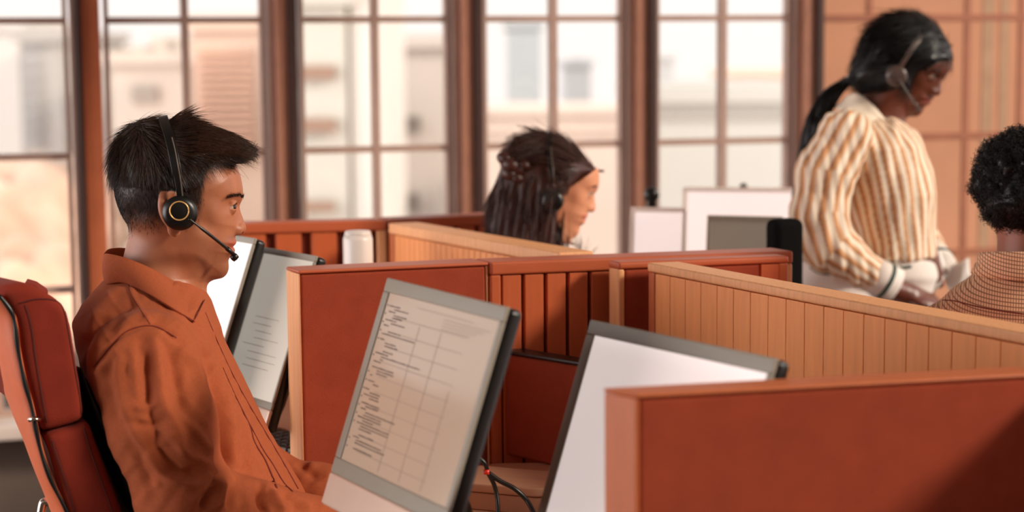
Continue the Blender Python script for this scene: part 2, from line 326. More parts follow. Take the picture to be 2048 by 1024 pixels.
class Grid:
    def __init__(s, xs, ys, zs): s.a = (xs, ys, zs); s.V = np.full((len(xs), len(ys), len(zs)), .5, np.float32)
    def sl(s, bb, pad):
        return tuple(slice(max(0, int(np.searchsorted(a, bb[0][i] - pad)) - 1), int(np.searchsorted(a, bb[1][i] + pad)) + 1) for i, a in enumerate(s.a))
    def co(s, q): return s.a[0][q[0]][:, None, None], s.a[1][q[1]][None, :, None], s.a[2][q[2]][None, None, :]
    def add(s, prims, k=.01):
        for p in (prims if isinstance(prims, list) else [prims]):
            q = s.sl(p[1], k + .02); s.V[q] = smin(s.V[q], p[0](*s.co(q)).astype(np.float32), k)
        return s
    def cut(s, p, k=.002):
        q = s.sl(p[1], k + .005); s.V[q] = smax(s.V[q], -p[0](*s.co(q)).astype(np.float32), k); return s
    def mesh(s, name='m', disp=None, attrs=None, smooth_it=1):
        V = s.V; xs, ys, zs = s.a; I = V < 0; nx, ny, nz = V.shape
        c = np.zeros((nx - 1, ny - 1, nz - 1), np.uint8)
        for i in (0, 1):
            for j in (0, 1):
                for k in (0, 1): c += I[i:nx - 1 + i, j:ny - 1 + j, k:nz - 1 + k]
        m = (c > 0) & (c < 8); idx = np.full(m.shape, -1, np.int32); ci = np.argwhere(m); idx[m] = np.arange(len(ci))
        P = np.zeros((len(ci), 3)); n = np.zeros(len(ci)); ax = (xs, ys, zs)
        offs = [(i, j, k) for i in (0, 1) for j in (0, 1) for k in (0, 1)]
        for a in offs:
            for d in range(3):
                if a[d]: continue
                b = list(a); b[d] = 1; A = ci + a; B = ci + b
                va = V[A[:, 0], A[:, 1], A[:, 2]]; vb = V[B[:, 0], B[:, 1], B[:, 2]]; e = (va < 0) != (vb < 0); t = np.where(e, va / (va - vb + 1e-20), 0)
                pa = np.stack([ax[q][A[:, q]] for q in range(3)], 1); pb = np.stack([ax[q][B[:, q]] for q in range(3)], 1)
                P += np.where(e[:, None], pa + (pb - pa) * t[:, None], 0); n += e
        P /= np.maximum(n, 1)[:, None]; Q = []
        for d in range(3):
            u, v = (d + 1) % 3, (d + 2) % 3; sl0 = [slice(None)] * 3; sl1 = [slice(None)] * 3; sl0[d] = slice(0, -1); sl1[d] = slice(1, None)
            E = I[tuple(sl0)] != I[tuple(sl1)]; e = np.argwhere(E); e = e[(e[:, u] > 0) & (e[:, v] > 0) & (e[:, u] < V.shape[u] - 1) & (e[:, v] < V.shape[v] - 1)]
            def cell(du, dv): q = e.copy(); q[:, u] -= du; q[:, v] -= dv; return idx[q[:, 0], q[:, 1], q[:, 2]]
            q = np.stack([cell(1, 1), cell(0, 1), cell(0, 0), cell(1, 0)], 1); fl = I[e[:, 0], e[:, 1], e[:, 2]]
            q[~fl] = q[~fl][:, ::-1]; Q.append(q)
        Q = np.concatenate(Q); Q = Q[(Q >= 0).all(1)]
        for _ in range(smooth_it):
            acc = np.zeros_like(P); cn = np.zeros(len(P))
            for a, b in ((0, 1), (1, 2), (2, 3), (3, 0)):
                np.add.at(acc, Q[:, a], P[Q[:, b]]); np.add.at(cn, Q[:, a], 1); np.add.at(acc, Q[:, b], P[Q[:, a]]); np.add.at(cn, Q[:, b], 1)
            P = P * .5 + .5 * acc / np.maximum(cn, 1)[:, None]
        if disp is not None: P = P + disp(P, vnorm(P, Q))
        me = mesh_np(name, P, Q)
        if attrs:
            for k, fn in attrs.items():
                a = me.attributes.new(k, 'FLOAT', 'POINT'); a.data.foreach_set('value', np.asarray(fn(P), np.float32))
        s.P, s.Q = P, Q
        return me
def vnorm(P, Q):
    N = np.zeros_like(P); fn = np.cross(P[Q[:, 2]] - P[Q[:, 0]], P[Q[:, 3]] - P[Q[:, 1]])
    for i in range(4): np.add.at(N, Q[:, i], fn)
    return N / (np.linalg.norm(N, axis=1)[:, None] + 1e-12)
def sstep(a, b, x): t = np.clip((x - a) / (b - a), 0, 1); return t * t * (3 - 2 * t)
def seg_d(u, v, pts):
    d = np.full(u.shape, 1e9); P = np.array(pts, float)
    for a, b in zip(P[:-1], P[1:]):
        e = b - a; t = np.clip(((u - a[0]) * e[0] + (v - a[1]) * e[1]) / (e @ e + 1e-9), 0, 1); d = np.minimum(d, np.hypot(u - a[0] - e[0] * t, v - a[1] - e[1] * t))
    return d
def strand_mesh(name, P0, paths, r0, taper=.25):
    """paths: (n, m, 3) positions; three-sided tapered strands"""
    n, m, _ = paths.shape; T = np.gradient(paths, axis=1); T /= np.linalg.norm(T, axis=2)[..., None] + 1e-9
    A = np.cross(T, np.array([.3, .9, .31])); A /= np.linalg.norm(A, axis=2)[..., None] + 1e-9; B = np.cross(T, A)
    rr = (r0 * (1 - (1 - taper) * np.linspace(0, 1, m) ** 1.5))[None, :, None]
    V = np.stack([paths + rr * (A * cos(2 * pi * k / 3) + B * sin(2 * pi * k / 3)) for k in range(3)], 2).reshape(-1, 3)
    base = (np.arange(n)[:, None] * m + np.arange(m - 1)[None, :]).reshape(-1) * 3
    Q = np.concatenate([np.stack([base + k, base + (k + 1) % 3, base + 3 + (k + 1) % 3, base + 3 + k], 1) for k in range(3)])
    return mesh_np(name, V, Q)
def grow(P, N, dirf, length, m=6, lift=.2, jit=.15, fall=0., clump=0.):
    """grow strands from roots P with normals N along the field dirf"""
    p = P.copy(); out = [p.copy()]; L = (length * (1 + .3 * RNG.standard_normal(len(P)))).clip(.002)[:, None] / (m - 1)
    j = RNG.standard_normal(P.shape) * jit
    for k in range(m - 1):
        d = dirf(p) + j; d -= N * (d * N).sum(1)[:, None]; d /= np.linalg.norm(d, axis=1)[:, None] + 1e-9
        d += N * lift * (1 - k / m); d[:, 2] -= fall * k / m; d /= np.linalg.norm(d, axis=1)[:, None]; p = p + d * L; out.append(p.copy())
    return np.stack(out, 1)
def sample_surface(P, Q, n, mask=None):
    c = P[Q].mean(1); a = np.linalg.norm(np.cross(P[Q[:, 2]] - P[Q[:, 0]], P[Q[:, 3]] - P[Q[:, 1]]), axis=1)
    if mask is not None: a = a * mask(c)
    i = RNG.choice(len(Q), n, p=a / a.sum()); N = np.cross(P[Q[:, 2]] - P[Q[:, 0]], P[Q[:, 3]] - P[Q[:, 1]])[i]
    N /= np.linalg.norm(N, axis=1)[:, None] + 1e-12; u = RNG.random((n, 1)); v = RNG.random((n, 1)); q = P[Q[i]]
    return q[:, 0] * (1 - u) * (1 - v) + q[:, 1] * u * (1 - v) + q[:, 2] * u * v + q[:, 3] * (1 - u) * v, N
def rotm(ax, deg):
    return np.array(Matrix.Rotation(radians(deg), 3, ax))
def hand(w, d, n, s, curl=.5, sc=1., thumb=1.):
    """wrist w, pointing d, back-of-hand normal n, thumb side s; returns prims"""
    w, d, n, s = [np.array(v, float) for v in (w, d, n, s)]; d /= np.linalg.norm(d); n -= d * (n @ d); n /= np.linalg.norm(n); s -= d * (s @ d) + n * (s @ n); s /= np.linalg.norm(s)
    A = np.stack([d, s, n], 1); out = [RC(w - d * .02, w + d * .02 * sc, .025 * sc, .026 * sc), EL(w + d * .05 * sc, np.array([.052, .041, .016]) * sc, A)]
    for i, (off, ln) in enumerate(zip((.030, .010, -.010, -.029), (.073, .082, .076, .060))):
        p = w + d * (.088 - .004 * abs(i - 1)) * sc + s * off * sc; a = .15 + .1 * i * curl; r = (.0088 - .0005 * i) * sc
        for fr, rr in ((.45, 1.), (.31, .92), (.24, .85)):
            a += curl * .62; e = p + (d * cos(a) - n * sin(a) + s * off * 1.2) * ln * fr * sc; out.append(RC(p, e, r * rr, r * rr * .92)); p = e
        out.append(RC(w + d * .045 * sc + s * off * .8 * sc, w + d * .088 * sc + s * off * sc, .011 * sc, .0092 * sc))
    p = w + d * .022 * sc + s * .026 * sc; q = p + (d * .6 + s * .62 - n * .35 * thumb) * .042 * sc; r_ = q + (d * .88 + s * .1 - n * .4 * thumb) * .032 * sc; t = r_ + (d * .95 - s * .12 - n * .35 * thumb) * .026 * sc
    return out + [RC(p, q, .014 * sc, .011 * sc), RC(q, r_, .0108 * sc, .0095 * sc), RC(r_, t, .0092 * sc, .0078 * sc)]

# ================================================================== the room
WD = np.array([sin(radians(75)), cos(radians(75)), 0]); W0 = PD(0, 200, 4.9); WN = np.array([WD[1], -WD[0], 0])   # window line, WN points into the room
def wpt(px, y=200): P = PW(px, y, W0, WD); return float((P - np.array([W0[0], W0[1], 0])) @ WD)
def WPos(s, off=0., z=0.): return np.array([W0[0], W0[1], 0]) + WD * s + WN * off + np.array([0, 0, z])
ROWS = (.40, .77, 1.14, 1.51, 1.88, 2.25, 2.62, 2.99); ZT = 2.99
posts = [wpt(p) for p in (178, 567, 933, 1278, 1608)]; bay = (posts[-1] - posts[0]) / 4
posts = [posts[0] - bay] + posts
S0 = posts[0] - .6; S1 = wpt(2048) + 1.6
def wbox(mb, s0, s1, o0, o1, z0, z1): return mb.box(WPos(s0, o0, z0), WD * (s1 - s0), WN * (o1 - o0), (0, 0, z1 - z0))
fl = MB().prism([(-6, -3), (7, -3), (7, 8.5), (-6, 8.5)], -.12, 0).build('floor', 'floor', kind='structure')
MB().prism([(-6, -1.2), (2.5, -1.2), (2.5, 8.5), (-6, 8.5)], 3.1, 3.25).build('ceiling', 'ceil', kind='structure')
MB().prism([(-6, -1.7), (7, -1.7), (7, -1.5), (-6, -1.5)], 0, 3.1).build('wall_rear', 'rearwall', kind='structure')
wbox(MB(), S0, posts[-1], -.12, .02, 0, .39).build('wall_front', 'wall', kind='structure')
wbox(MB(), S0, posts[-1], -.1, .16, .385, .425).build('trim_1', 'sill', kind='structure', bevel=.006)
wbox(MB(), S0, S1, -.12, .05, ZT, 3.1).build('trim_2', 'mullion', kind='structure')
for i, s in enumerate(posts):
    first = i == 1; t = MB(); wbox(t, s - (.018 if first else .026), s + (.034 if first else .008), -.05, .06, .425, ZT)
    o = t.build('trim_%d' % (i + 3), 'litpost' if first else 'mullion', kind='structure', bevel=.004)  # first post gets its strong lighting as a brighter orange
    wbox(MB(), *((s - .032, s - .019) if first else (s + .009, s + .032)), -.04, .075, .425, ZT).build('trim_strip', 'shadebar', o, bevel=.003)  # strip darkened to paint the post's shaded side
    wbox(MB(), s - .046, s - (.033 if first else .027), -.04, .03, .425, ZT).build('trim_strip', 'muntin', o, bevel=.003)
for i in range(len(posts) - 1):
    a, b = posts[i] + .046, posts[i + 1] - .052; mid = (a + b) / 2
    w = empty('window_%d' % (i + 1), WPos(mid, 0, .425), kind='structure')
    fr = MB(); wbox(fr, a, a + .012, -.02, .02, .425, ZT); wbox(fr, b - .012, b, -.02, .02, .425, ZT); wbox(fr, a, b, -.02, .02, .425, .44); wbox(fr, a, b, -.02, .02, ZT - .02, ZT)
    fr.build('window_frame', 'muntin', w)
    g = MB(); wbox(g, mid - .010, mid + .010, -.02, .018, .44, ZT - .02)
    for z in ROWS[1:-1]: wbox(g, a + .012, b - .012, -.019, .016, z - .009, z + .009)
    g.build('glazing_bars', 'muntin', w)
    g = MB(); wbox(g, a + .006, b - .006, -.004, .0, .43, ZT - .01); g.build('pane', 'glass', w)
# pier of panelling to the right of the windows
wl_ = wbox(MB(), posts[-1] + .04, S1, -.12, -.02, 0, 3.1).build('wall_back', 'tan', kind='structure')
t = MB()
for px in (1742, 1938, 2046): s = wpt(px); wbox(t, s - .010, s + .010, -.02, -.017, 0, ZT)
for z in ROWS: wbox(t, posts[-1] + .06, S1, -.02, -.016, z - .010, z + .010)
t.build('batten', 'batten', wl_)
t = MB(); s = wpt(1980); wbox(t, s - .02, s + .02, -.02, -.018, 0, ZT); s = wpt(2015); wbox(t, s - .02, s + .012, -.02, -.018, 0, ZT)
t.build('stripe', mat('beige_stripe', (184, 144, 112), .6), wl_)

# ------------------------------------------------------------------ city outside
MB().prism([(-160, 12), (220, 12), (220, 330), (-160, 330)], -16.2, -16).build('ground', mat('hazy_ground', (168, 150, 140), .9, var=.08, vscale=.05), kind='structure')
def building(px0, px1, pytop, D, rgb, label, depth=9., bands=(), brgb=(187, 162, 150), steps=(), base=-16., group=None):
    z = PD((px0 + px1) / 2, pytop, D)[2]; a = PD(px0, pytop, D); b = PD(px1, pytop, D)
    o = empty('building', ((a[0] + b[0]) / 2, D, base), label, 'building', group)
    m = mat('facade', rgb, .8, var=.04, vscale=.3); MB().box((a[0], a[1], base), (b[0] - a[0], 0, 0), (0, depth, 0), (0, 0, z - base)).build('facade', m, o)
    MB().box((a[0] - .2, a[1] - .2, z), (b[0] - a[0] + .4, 0, 0), (0, depth + .4, 0), (0, 0, .35)).build('parapet', m, o)
    for (q0, q1, y) in steps:
        c = PD(q0, y, D + 1); d = PD(q1, y, D + 1); MB().box((c[0], c[1], z), (d[0] - c[0], 0, 0), (0, depth - 3, 0), (0, 0, c[2] - z)).build('roof_block', m, o)
    wm = mat('facade_windows', brgb, .4, var=.1)
    for (q0, q1, y0, y1) in bands:
        c = PD(q0, y0, D - .05); d = PD(q1, y1, D - .05); MB().box((c[0], c[1], d[2]), (d[0] - c[0], 0, 0), (0, .3, 0), (0, 0, c[2] - d[2])).build('window', wm, o)
    return o
building(-60, 36, 60, 60, (206, 198, 192), 'white tower at the far left beyond the leftmost window')
building(40, 122, 84, 55, (171, 165, 161), 'grey glass tower beside the white tower seen through the leftmost window', bands=[(44, 80, 95 + 26 * i, 106 + 26 * i) for i in range(8)], brgb=(153, 151, 151))
building(222, 372, 128, 50, (200, 186, 175), 'stepped pale block seen through the second window bay', steps=[(250, 372, 92), (300, 372, 72)], bands=[(244, 262, 96, 122), (288, 306, 92, 118), (330, 352, 80, 105), (262, 312, 172, 204)], brgb=(158, 146, 136))
building(383, 522, 60, 42, (206, 178, 161), 'tan banded block behind the man seen through the second window bay', bands=[(395, 505, 100 + 15 * i, 107 + 15 * i) for i in range(15)], brgb=(198, 155, 133))
building(586, 690, 10, 34, (192, 185, 175), 'grey block with brown windows behind the dark window post', bands=[(592, 668, 132, 158), (592, 668, 238, 264), (592, 668, 404, 425)], brgb=(146, 115, 98))
building(698, 752, -60, 34.2, (225, 216, 210), 'tall white block right of the grey block with brown windows')
building(752, 905, 96, 46, (210, 198, 190), 'pale block with one dark window in the middle window bay', bands=[(760, 840, 233, 262), (812, 836, 388, 424)], brgb=(132, 122, 115))
building(1012, 1082, 55, 95, (171, 175, 178), 'slim blue grey tower far off above the woman in the headset', steps=[(1030, 1075, 40)])
building(1128, 1182, 132, 110, (171, 172, 175), 'short blue grey tower far off right of the slim tower', steps=[(1145, 1170, 116)])
building(950, 1250, 232, 80, (220, 198, 185), 'low pinkish block standing in for warm haze behind the head of the seated woman', bands=[(960, 1240, 262, 268)], brgb=(207, 185, 171))  # block added in place of low warm haze
building(1306, 1348, 120, 120, (200, 198, 198), 'faint narrow tower beside the fourth window post')
building(1455, 1600, 150, 100, (235, 207, 190), 'peach coloured block in the right half of the fourth window bay')
building(1300, 1620, 205, 40, (190, 185, 178), 'long low grey block across the fourth window bay', bands=[(1310, 1600, 226, 236)], brgb=(171, 163, 155))
# trees low on the left
def blob(name, px, py, D, r, rgb, label):
    P = PD(px, py, D); bm = bmesh.new(); bmesh.ops.create_icosphere(bm, subdivisions=4, radius=r)
    for v in bm.verts:
        n = v.co.normalized(); v.co *= 1 + .16 * sin(n.x * 7 + D) * cos(n.y * 6 + r) + .07 * sin(n.z * 17 + n.x * 13); v.co.z *= .8
    me = bpy.data.meshes.new(name); bm.to_mesh(me); bm.free()
    o = empty(name, (P[0], P[1], -16), label, 'tree'); link('crown', me, mat('hazy_leaves', rgb, .9, var=.25, vscale=1.2), o, Matrix.Translation(P), True)
    MB().tube([(P[0], P[1], -16), (P[0], P[1], P[2])], [.35, .2]).build('trunk', mat('bark', (150, 110, 90), .9), o)
blob('tree', 20, 480, 36, 1.9, (206, 172, 152), 'peach toned tree crown low in the leftmost window')
blob('tree', 112, 440, 40, 1.7, (196, 168, 150), 'tan tree crown just left of the orange window post')
blob('tree', 60, 640, 30, 1.6, (214, 172, 148), 'lowest tree crown in the leftmost window')

# ================================================================== desk partitions
TOP = 1.07; AD = np.array([sin(radians(76)), cos(radians(76))]); BD = np.array([sin(radians(151)), cos(radians(151))])
TV = np.array([-.027, .056])
def partition(label, f0, f1, tv, face, z1=TOP, z0=.02, capm='cap', edge0='edge', edge1='edge', gap=.008, pitch=.036, slatm='slat', group='desk partitions', back='fabric', captop=.022, trim=0., core_m='gap', postw=.018):
    f0 = np.array(f0[:2]); f1 = np.array(f1[:2]); tv = np.array(tv); d = f1 - f0; Ln = np.linalg.norm(d); d /= Ln; th = np.linalg.norm(tv); tn = tv / th
    o = empty('desk_partition', (*(f0 + f1 + tv) / 2, 0), label, 'partition')
    P = lambda s, t: tuple(f0 + d * s + tn * t)
    zc = z1 - captop
    MB().prism([P(0, -.002), P(Ln, -.002), P(Ln, th + .002), P(0, th + .002)], zc, z1).build('top_rail', capm, o, bevel=.004, seg=3)
    MB().prism([P(0, 0), P(postw, 0), P(postw, th), P(0, th)], z0, zc).build('end_post', edge0, o, bevel=.003)
    pw1 = min(.018, postw + .001) if postw < .01 else .018
    MB().prism([P(Ln - pw1, 0), P(Ln, 0), P(Ln, th), P(Ln - pw1, th)], z0, zc).build('end_post', edge1, o, bevel=.003)
    if trim: MB().prism([P(Ln - .05, -.002), P(Ln - .019, -.002), P(Ln - .019, .002), P(Ln - .05, .002)], z0, zc - .001).build('trim_strip', 'slat', o)
    core = MB().prism([P(postw, .014 if face == 'slat' else .001), P(Ln - pw1, .014 if face == 'slat' else .001), P(Ln - pw1, th - .001), P(postw, th - .001)], z0, zc)
    core.build('core_panel' if face == 'slat' else 'fabric_panel', core_m if face == 'slat' else 'fabric', o, bevel=0 if face == 'slat' else .006)
    if face == 'slat':
        m = MB(); n = int((Ln - .036) / pitch); pt = (Ln - .036) / n
        for i in range(n): s = .018 + i * pt; m.prism([P(s + gap * .5, .002), P(s + pt - gap * .5, .002), P(s + pt - gap * .5, .0142), P(s + gap * .5, .0142)], z0, zc - .0015)
        m.build('slats', slatm, o, bevel=.0015)
    return o
A0 = PZ(597, 541, TOP); A1 = PZ(976, 524, TOP); A2a = PZ(981, 524.5, TOP)
A2b = A2a + np.append(AD * np.linalg.norm((PZ(1575, 499, TOP) - A2a)), 0)
partition('rust fabric desk partition with a pale wooden end post beside the man', A0, A1, TV, 'fabric', captop=.006, capm='cap', postw=.002)
partition('slatted orange desk partition with dark gaps right of the rust fabric panel', A2a, A2b, TV, 'slat', edge0='slat', pitch=.0365, gap=.0065)
D0 = PZ(1237, 523.5, TOP); D1 = D0[:2] + AD * .302
partition('short smooth orange partition with a pale end, jutting up behind the near slatted run', D0, D1, TV * .55, 'fabric', z1=TOP - .001, edge1='wood', trim=1, postw=.011, captop=.012)
B0 = PZ(1296, 525, TOP); B1 = PZ(2048, 665, TOP)[:2]; bd = (B1 - B0[:2]); bd /= np.linalg.norm(bd)
partition('long slatted tan partition running toward the viewer on the right', B0, B0[:2] + bd * 1.15, np.array([.05, .013]), 'slat', slatm='lightslat', edge0='wood', pitch=.044, gap=.001, capm='edge', core_m='slat', captop=.015)
F0 = PZ(1272, 788, TOP); F1 = F0[:2] + np.array([sin(radians(77)), cos(radians(77))]) * .47
partition('large blurred rust partition in the right foreground', F0, F1, np.array([-.031, .034]), 'fabric', edge0='wood', capm='wood', captop=.005, postw=.004)
g0 = F1 + np.array([.02, -.01]); partition('rust partition joined to the right end of the foreground partition', g0, g0 + BD * .6, np.array([.045, .012]), 'fabric')
G0 = PZ(380, 450, TOP); G1 = PZ(772, 440, TOP)
partition('far slatted orange partition left of the white bottle', G0, G1, TV * 1., 'slat', pitch=.062, gap=.022, slatm='slat', core_m='gapb')
G2 = PZ(776, 439, TOP); G3 = PZ(1010, 428, TOP)
partition('far slatted orange partition behind the hair of the seated woman', G2, G3, TV, 'slat', pitch=.045, gap=.01, core_m='gapb')
K0 = PZ(778, 446, TOP); K1 = PZ(1205, 520, TOP); kd = (K1 - K0)[:2]; kd /= np.linalg.norm(kd)
partition('slatted tan partition with a bright top rail in front of the seated woman', K0, K0[:2] + kd * .66, np.array([.058, .02]), 'slat', slatm='lightslat', capm='edge', pitch=.022, gap=.0015, edge0='wood', core_m='slat')

# low divider across the desk
Cz = .915; c0 = PZ(1010, 708, Cz); c1 = PZ(1165, 733, Cz); cd = (c1 - c0)[:2]; cd /= np.linalg.norm(cd)
cdv = empty('desk_divider', (c0[0], c0[1], .74), 'low rust fabric desk divider with a black top edge between the two near monitors', 'divider')
cn = np.array([-cd[1], cd[0]]); cn = cn if cn[0] > 0 else -cn
cc = c0[:2] + cd * .0
MB().prism([tuple(cc), tuple(cc + cd * .6), tuple(cc + cd * .6 + cn * .03), tuple(cc + cn * .03)], .742, Cz).build('fabric_panel', 'fabric', cdv, bevel=.006)
MB().prism([tuple(cc - cn * .002), tuple(cc + cd * .6 - cn * .002), tuple(cc + cd * .6 + cn * .032), tuple(cc + cn * .032)], Cz, Cz + .007).build('top_edge', 'black', cdv, bevel=.002)

# desks
def desk(label, poly, z=.74, legs=()):
    o = empty('desk', (sum(p[0] for p in poly) / len(poly), sum(p[1] for p in poly) / len(poly), 0), label, 'desk')
    MB().prism(poly, z - .026, z).build('desktop', 'desk', o, bevel=.006)
    for l in legs: MB().tube([(l[0], l[1], 0), (l[0], l[1], z - .026)], .022, 12).build('leg', 'silver', o, smooth=True)
    return o
d1 = [(-.18, 2.02), (.09, 1.92), (.52, 1.98), (.50, 2.42), (.19, 2.93), (-.02, 2.93), (-.30, 2.84), (-.255, 2.45)]
desk('light wooden desk carrying the two near monitors', d1, legs=[(-.12, 2.1), (.4, 2.1), (.1, 2.85), (-.27, 2.8)])
d2 = [(-.44, 2.96), (-.36, 3.0), (-.02, 3.09), (-.12, 3.4), (-.31, 3.70), (-.75, 3.60), (-.75, 3.02)]
desk('light wooden desk behind the rust partition carrying the far left monitors', d2, legs=[(-.68, 3.1), (-.68, 3.55), (-.1, 3.3), (-.3, 3.62)])
d3 = [(.2, 3.62), (.40, 3.62), (.46, 3.84), (.58, 3.84), (.60, 4.3), (.82, 4.42), (.82, 4.85), (.2, 4.72)]
desk('light wooden desk under the blurred monitors by the window', d3, legs=[(.25, 3.7), (.54, 3.9), (.77, 4.78), (.25, 4.66)])

# ------------------------------------------------------------------ monitors
def monitor(label, TL, yaw, lean, w, h, D_=.022, chin=.14, face='screen', bez='greyframe', bulge=True, dz=.74, content=None, group=None, back='black', bw=.02, foot=True, screen_off=.004):
    yaw, lean = radians(yaw), radians(lean); ex = np.array([cos(yaw), sin(yaw), 0]); n = np.array([sin(yaw), -cos(yaw), 0])
    up = np.array([0, 0, 1]) * cos(lean) - n * sin(lean); nn = np.cross(ex, up); TL = np.array(TL)     # nn: out of the screen
    C0 = TL + ex * w / 2 - up * h / 2; base = C0 - nn * .09; o = empty('monitor', (base[0], base[1], dz), label, 'monitor', group)
    P = lambda u, v, q=0.: TL + ex * w * u - up * h * v + nn * q
    Mx = Matrix(((ex[0], up[0], nn[0], C0[0]), (ex[1], up[1], nn[1], C0[1]), (ex[2], up[2], nn[2], C0[2]), (0, 0, 0, 1)))
    MB().box((-w / 2, -h / 2, -D_), (w, 0, 0), (0, h, 0), (0, 0, D_ - .002)).build('housing', back, o, Mx, bevel=.007, seg=3)
    sh = h * (1 - chin); b = MB()
    y0, y1 = h / 2 - sh, h / 2; b.box((-w / 2, y0, -.002), (w, 0, 0), (0, bw, 0), (0, 0, .005)).box((-w / 2, y1 - bw * .9, -.002), (w, 0, 0), (0, bw * .9, 0), (0, 0, .005))
    b.box((-w / 2, y0 + bw, -.002), (bw * .8, 0, 0), (0, sh - bw * 1.9, 0), (0, 0, .005)).box((w / 2 - bw * .45, y0 + bw, -.002), (bw * .45, 0, 0), (0, sh - bw * 1.9, 0), (0, 0, .005))
    b.build('bezel', bez, o, Mx, bevel=.0015)
    if chin > 0: MB().box((-w / 2, -h / 2, -.003), (w, 0, 0), (0, h * chin, 0), (0, 0, .007)).build('chin', 'chin', o, Mx, bevel=.003)
    x0, x1 = -w / 2 + bw * .8, w / 2 - bw * .45; z0, z1 = y0 + bw, y1 - bw * .9
    sc = MB().box((x0, z0, -.003), (x1 - x0, 0, 0), (0, z1 - z0, 0), (0, 0, .004)).build('screen', face, o, Mx)
    if content: content(sc, Mx, x0, x1, z0, z1)
    if bulge:
        m = MB(); k = .36; q = -D_ - .022
        A = [(-w * .47, -h * .47, -D_ + .002), (w * .47, -h * .47, -D_ + .002), (w * .47, h * .42, -D_ + .002), (-w * .47, h * .42, -D_ + .002)]; Bq = [(-w * .3, -h * .36, q), (w * .3, -h * .36, q), (w * .3, h * .12, q), (-w * .3, h * .12, q)]
        m.add(A + Bq, [(3, 2, 1, 0), (4, 5, 6, 7), (0, 1, 5, 4), (1, 2, 6, 5), (2, 3, 7, 6), (3, 0, 4, 7)]); m.build('rear_shell', back, o, Mx, bevel=.006)
    if foot:
        a = C0 - up * h * .12 - nn * (D_ + .02); hb = np.array([-n[0], -n[1], 0]) * .055; f = np.array([a[0], a[1], dz + .012]) + hb
        MB().tube(catmull([a, (a + f) / 2 + hb * .25, f], 5), [.015] * 11, 10).build('stand', 'black', o, smooth=True)
        MB().lathe([(.001, 0), (.075, 0), (.078, .004), (.075, .01), (.02, .014), (.001, .014)], (0, 0, 0), 36).xform(Matrix.Translation((f[0], f[1], dz))).build('foot', 'black', o, smooth=True)
    return o
def list_screen(sc, Mx, x0, x1, z0, z1):
    w, h = x1 - x0, z1 - z0; m = MB(); g = MB(); R_ = random.Random(3); y = z1 - h * .075; q = .0011
    rows = [.10, .13, .06, .12, .09, .10, .13, .05, 0, .12, .30, .0, .04, .1, .12, .0, .09, .12, .36, .03, .07, 0, .2, .16, .10, .02, 0, .06, .05, 0, .04, .1, .14, .09, 0, .17, .12, .05, .28, .17, .22, .10, .3, .26, .12, 0, .14, .06, .24, .28, 0, .18]
    dy = h * .86 / len(rows)
    for i, r in enumerate(rows):
        x = x0 + w * (.03 + .05 * ((i * 7) % 5 in (1, 2, 3)) + .02 * R_.random()); xe = x + w * r * 1.05
        while x < xe:
            cw = w * R_.uniform(.008, .022); th = dy * R_.uniform(.32, .5)
            m.box((x, y, q), (min(cw, xe - x), 0, 0), (0, th, 0), (0, 0, .0003)); x += cw + w * .004
        if r and i % 3 == 0: m.box((x0 + w * .012, y, q), (w * .01, 0, 0), (0, dy * .5, 0), (0, 0, .0003))
        y -= dy
    for k in range(11): yy = z1 - h * (.045 + k * .088); g.box((x0 + w * (.30 if k in (0,) else .12), yy, q - .0002), (w * (.66 if k else .5), 0, 0), (0, h * .0035, 0), (0, 0, .0003))
    for k, xx in enumerate((.36, .56, .76)): g.box((x0 + w * xx, z0 + h * .02, q - .0002), (w * .004, 0, 0), (0, h * (.84 if k < 2 else .55), 0), (0, 0, .0003))
    for k in range(4): g.box((x0 + w * .55, z1 - h * (.07 + k * .018), q - .0002), (w * (.40 - .05 * k), 0, 0), (0, h * .004, 0), (0, 0, .0003))
    m.build('screen_text', 'ink', sc, Mx); g.build('screen_grid', 'inkl', sc, Mx)
def faint_screen(sc, Mx, x0, x1, z0, z1):
    w, h = x1 - x0, z1 - z0; g = MB(); R_ = random.Random(5)
    for k in range(8): g.box((x0 + w * R_.uniform(.1, .3), z0 + h * (.2 + .05 * k), .0009), (w * R_.uniform(.3, .6), 0, 0), (0, h * .003, 0), (0, 0, .0003))
    g.build('screen_text', 'inkl', sc, Mx)
m1 = monitor('near tilted monitor showing a list and a grid in front of the rust partition', PD(778, 556, 2.30), -60.7, 19.1, .314, .298, content=list_screen)
m2 = monitor('bright blank monitor behind the foreground partition', PD(1184, 640, 2.22), -57.2, 19.2, .345, .325, face='screenw', chin=.14)
m3 = monitor('far left monitor half hidden by the rust fabric partition', PD(527, 494, 3.15), -53.5, 20.4, .186, .303, face='screenp', content=faint_screen, chin=.12, bw=.012)
m4 = monitor('far left monitor nearest the man\'s chin', PD(402, 459, 3.2), -53.5, 20.4, .205, .31, face='screenw', chin=.12, bw=.012, bulge=False, foot=True)
for px, py, D, yaw, lean, w, h, lb, fc in (
    (1262, 414, 4.1, -16, 10, .125, .22, 'small blurred pale monitor right of the seated woman', 'screenw'),
    (1366, 374, 4.5, -12, 4, .335, .24, 'wide white monitor standing near the window', 'screenw'),
    (1415, 430, 3.9, -20, 8, .165, .22, 'dark grey monitor in front of the wide white one', 'screeng')):
    monitor(lb, PD(px, py, D), yaw, lean, w, h, chin=.0 if fc == 'screeng' else .1, face=fc, bez='white' if fc == 'screenw' else 'greyframe', back='white' if 'wide' in lb else 'black', bulge=False, bw=.012)
def P_(px, py, D): return PD(px, py, D)
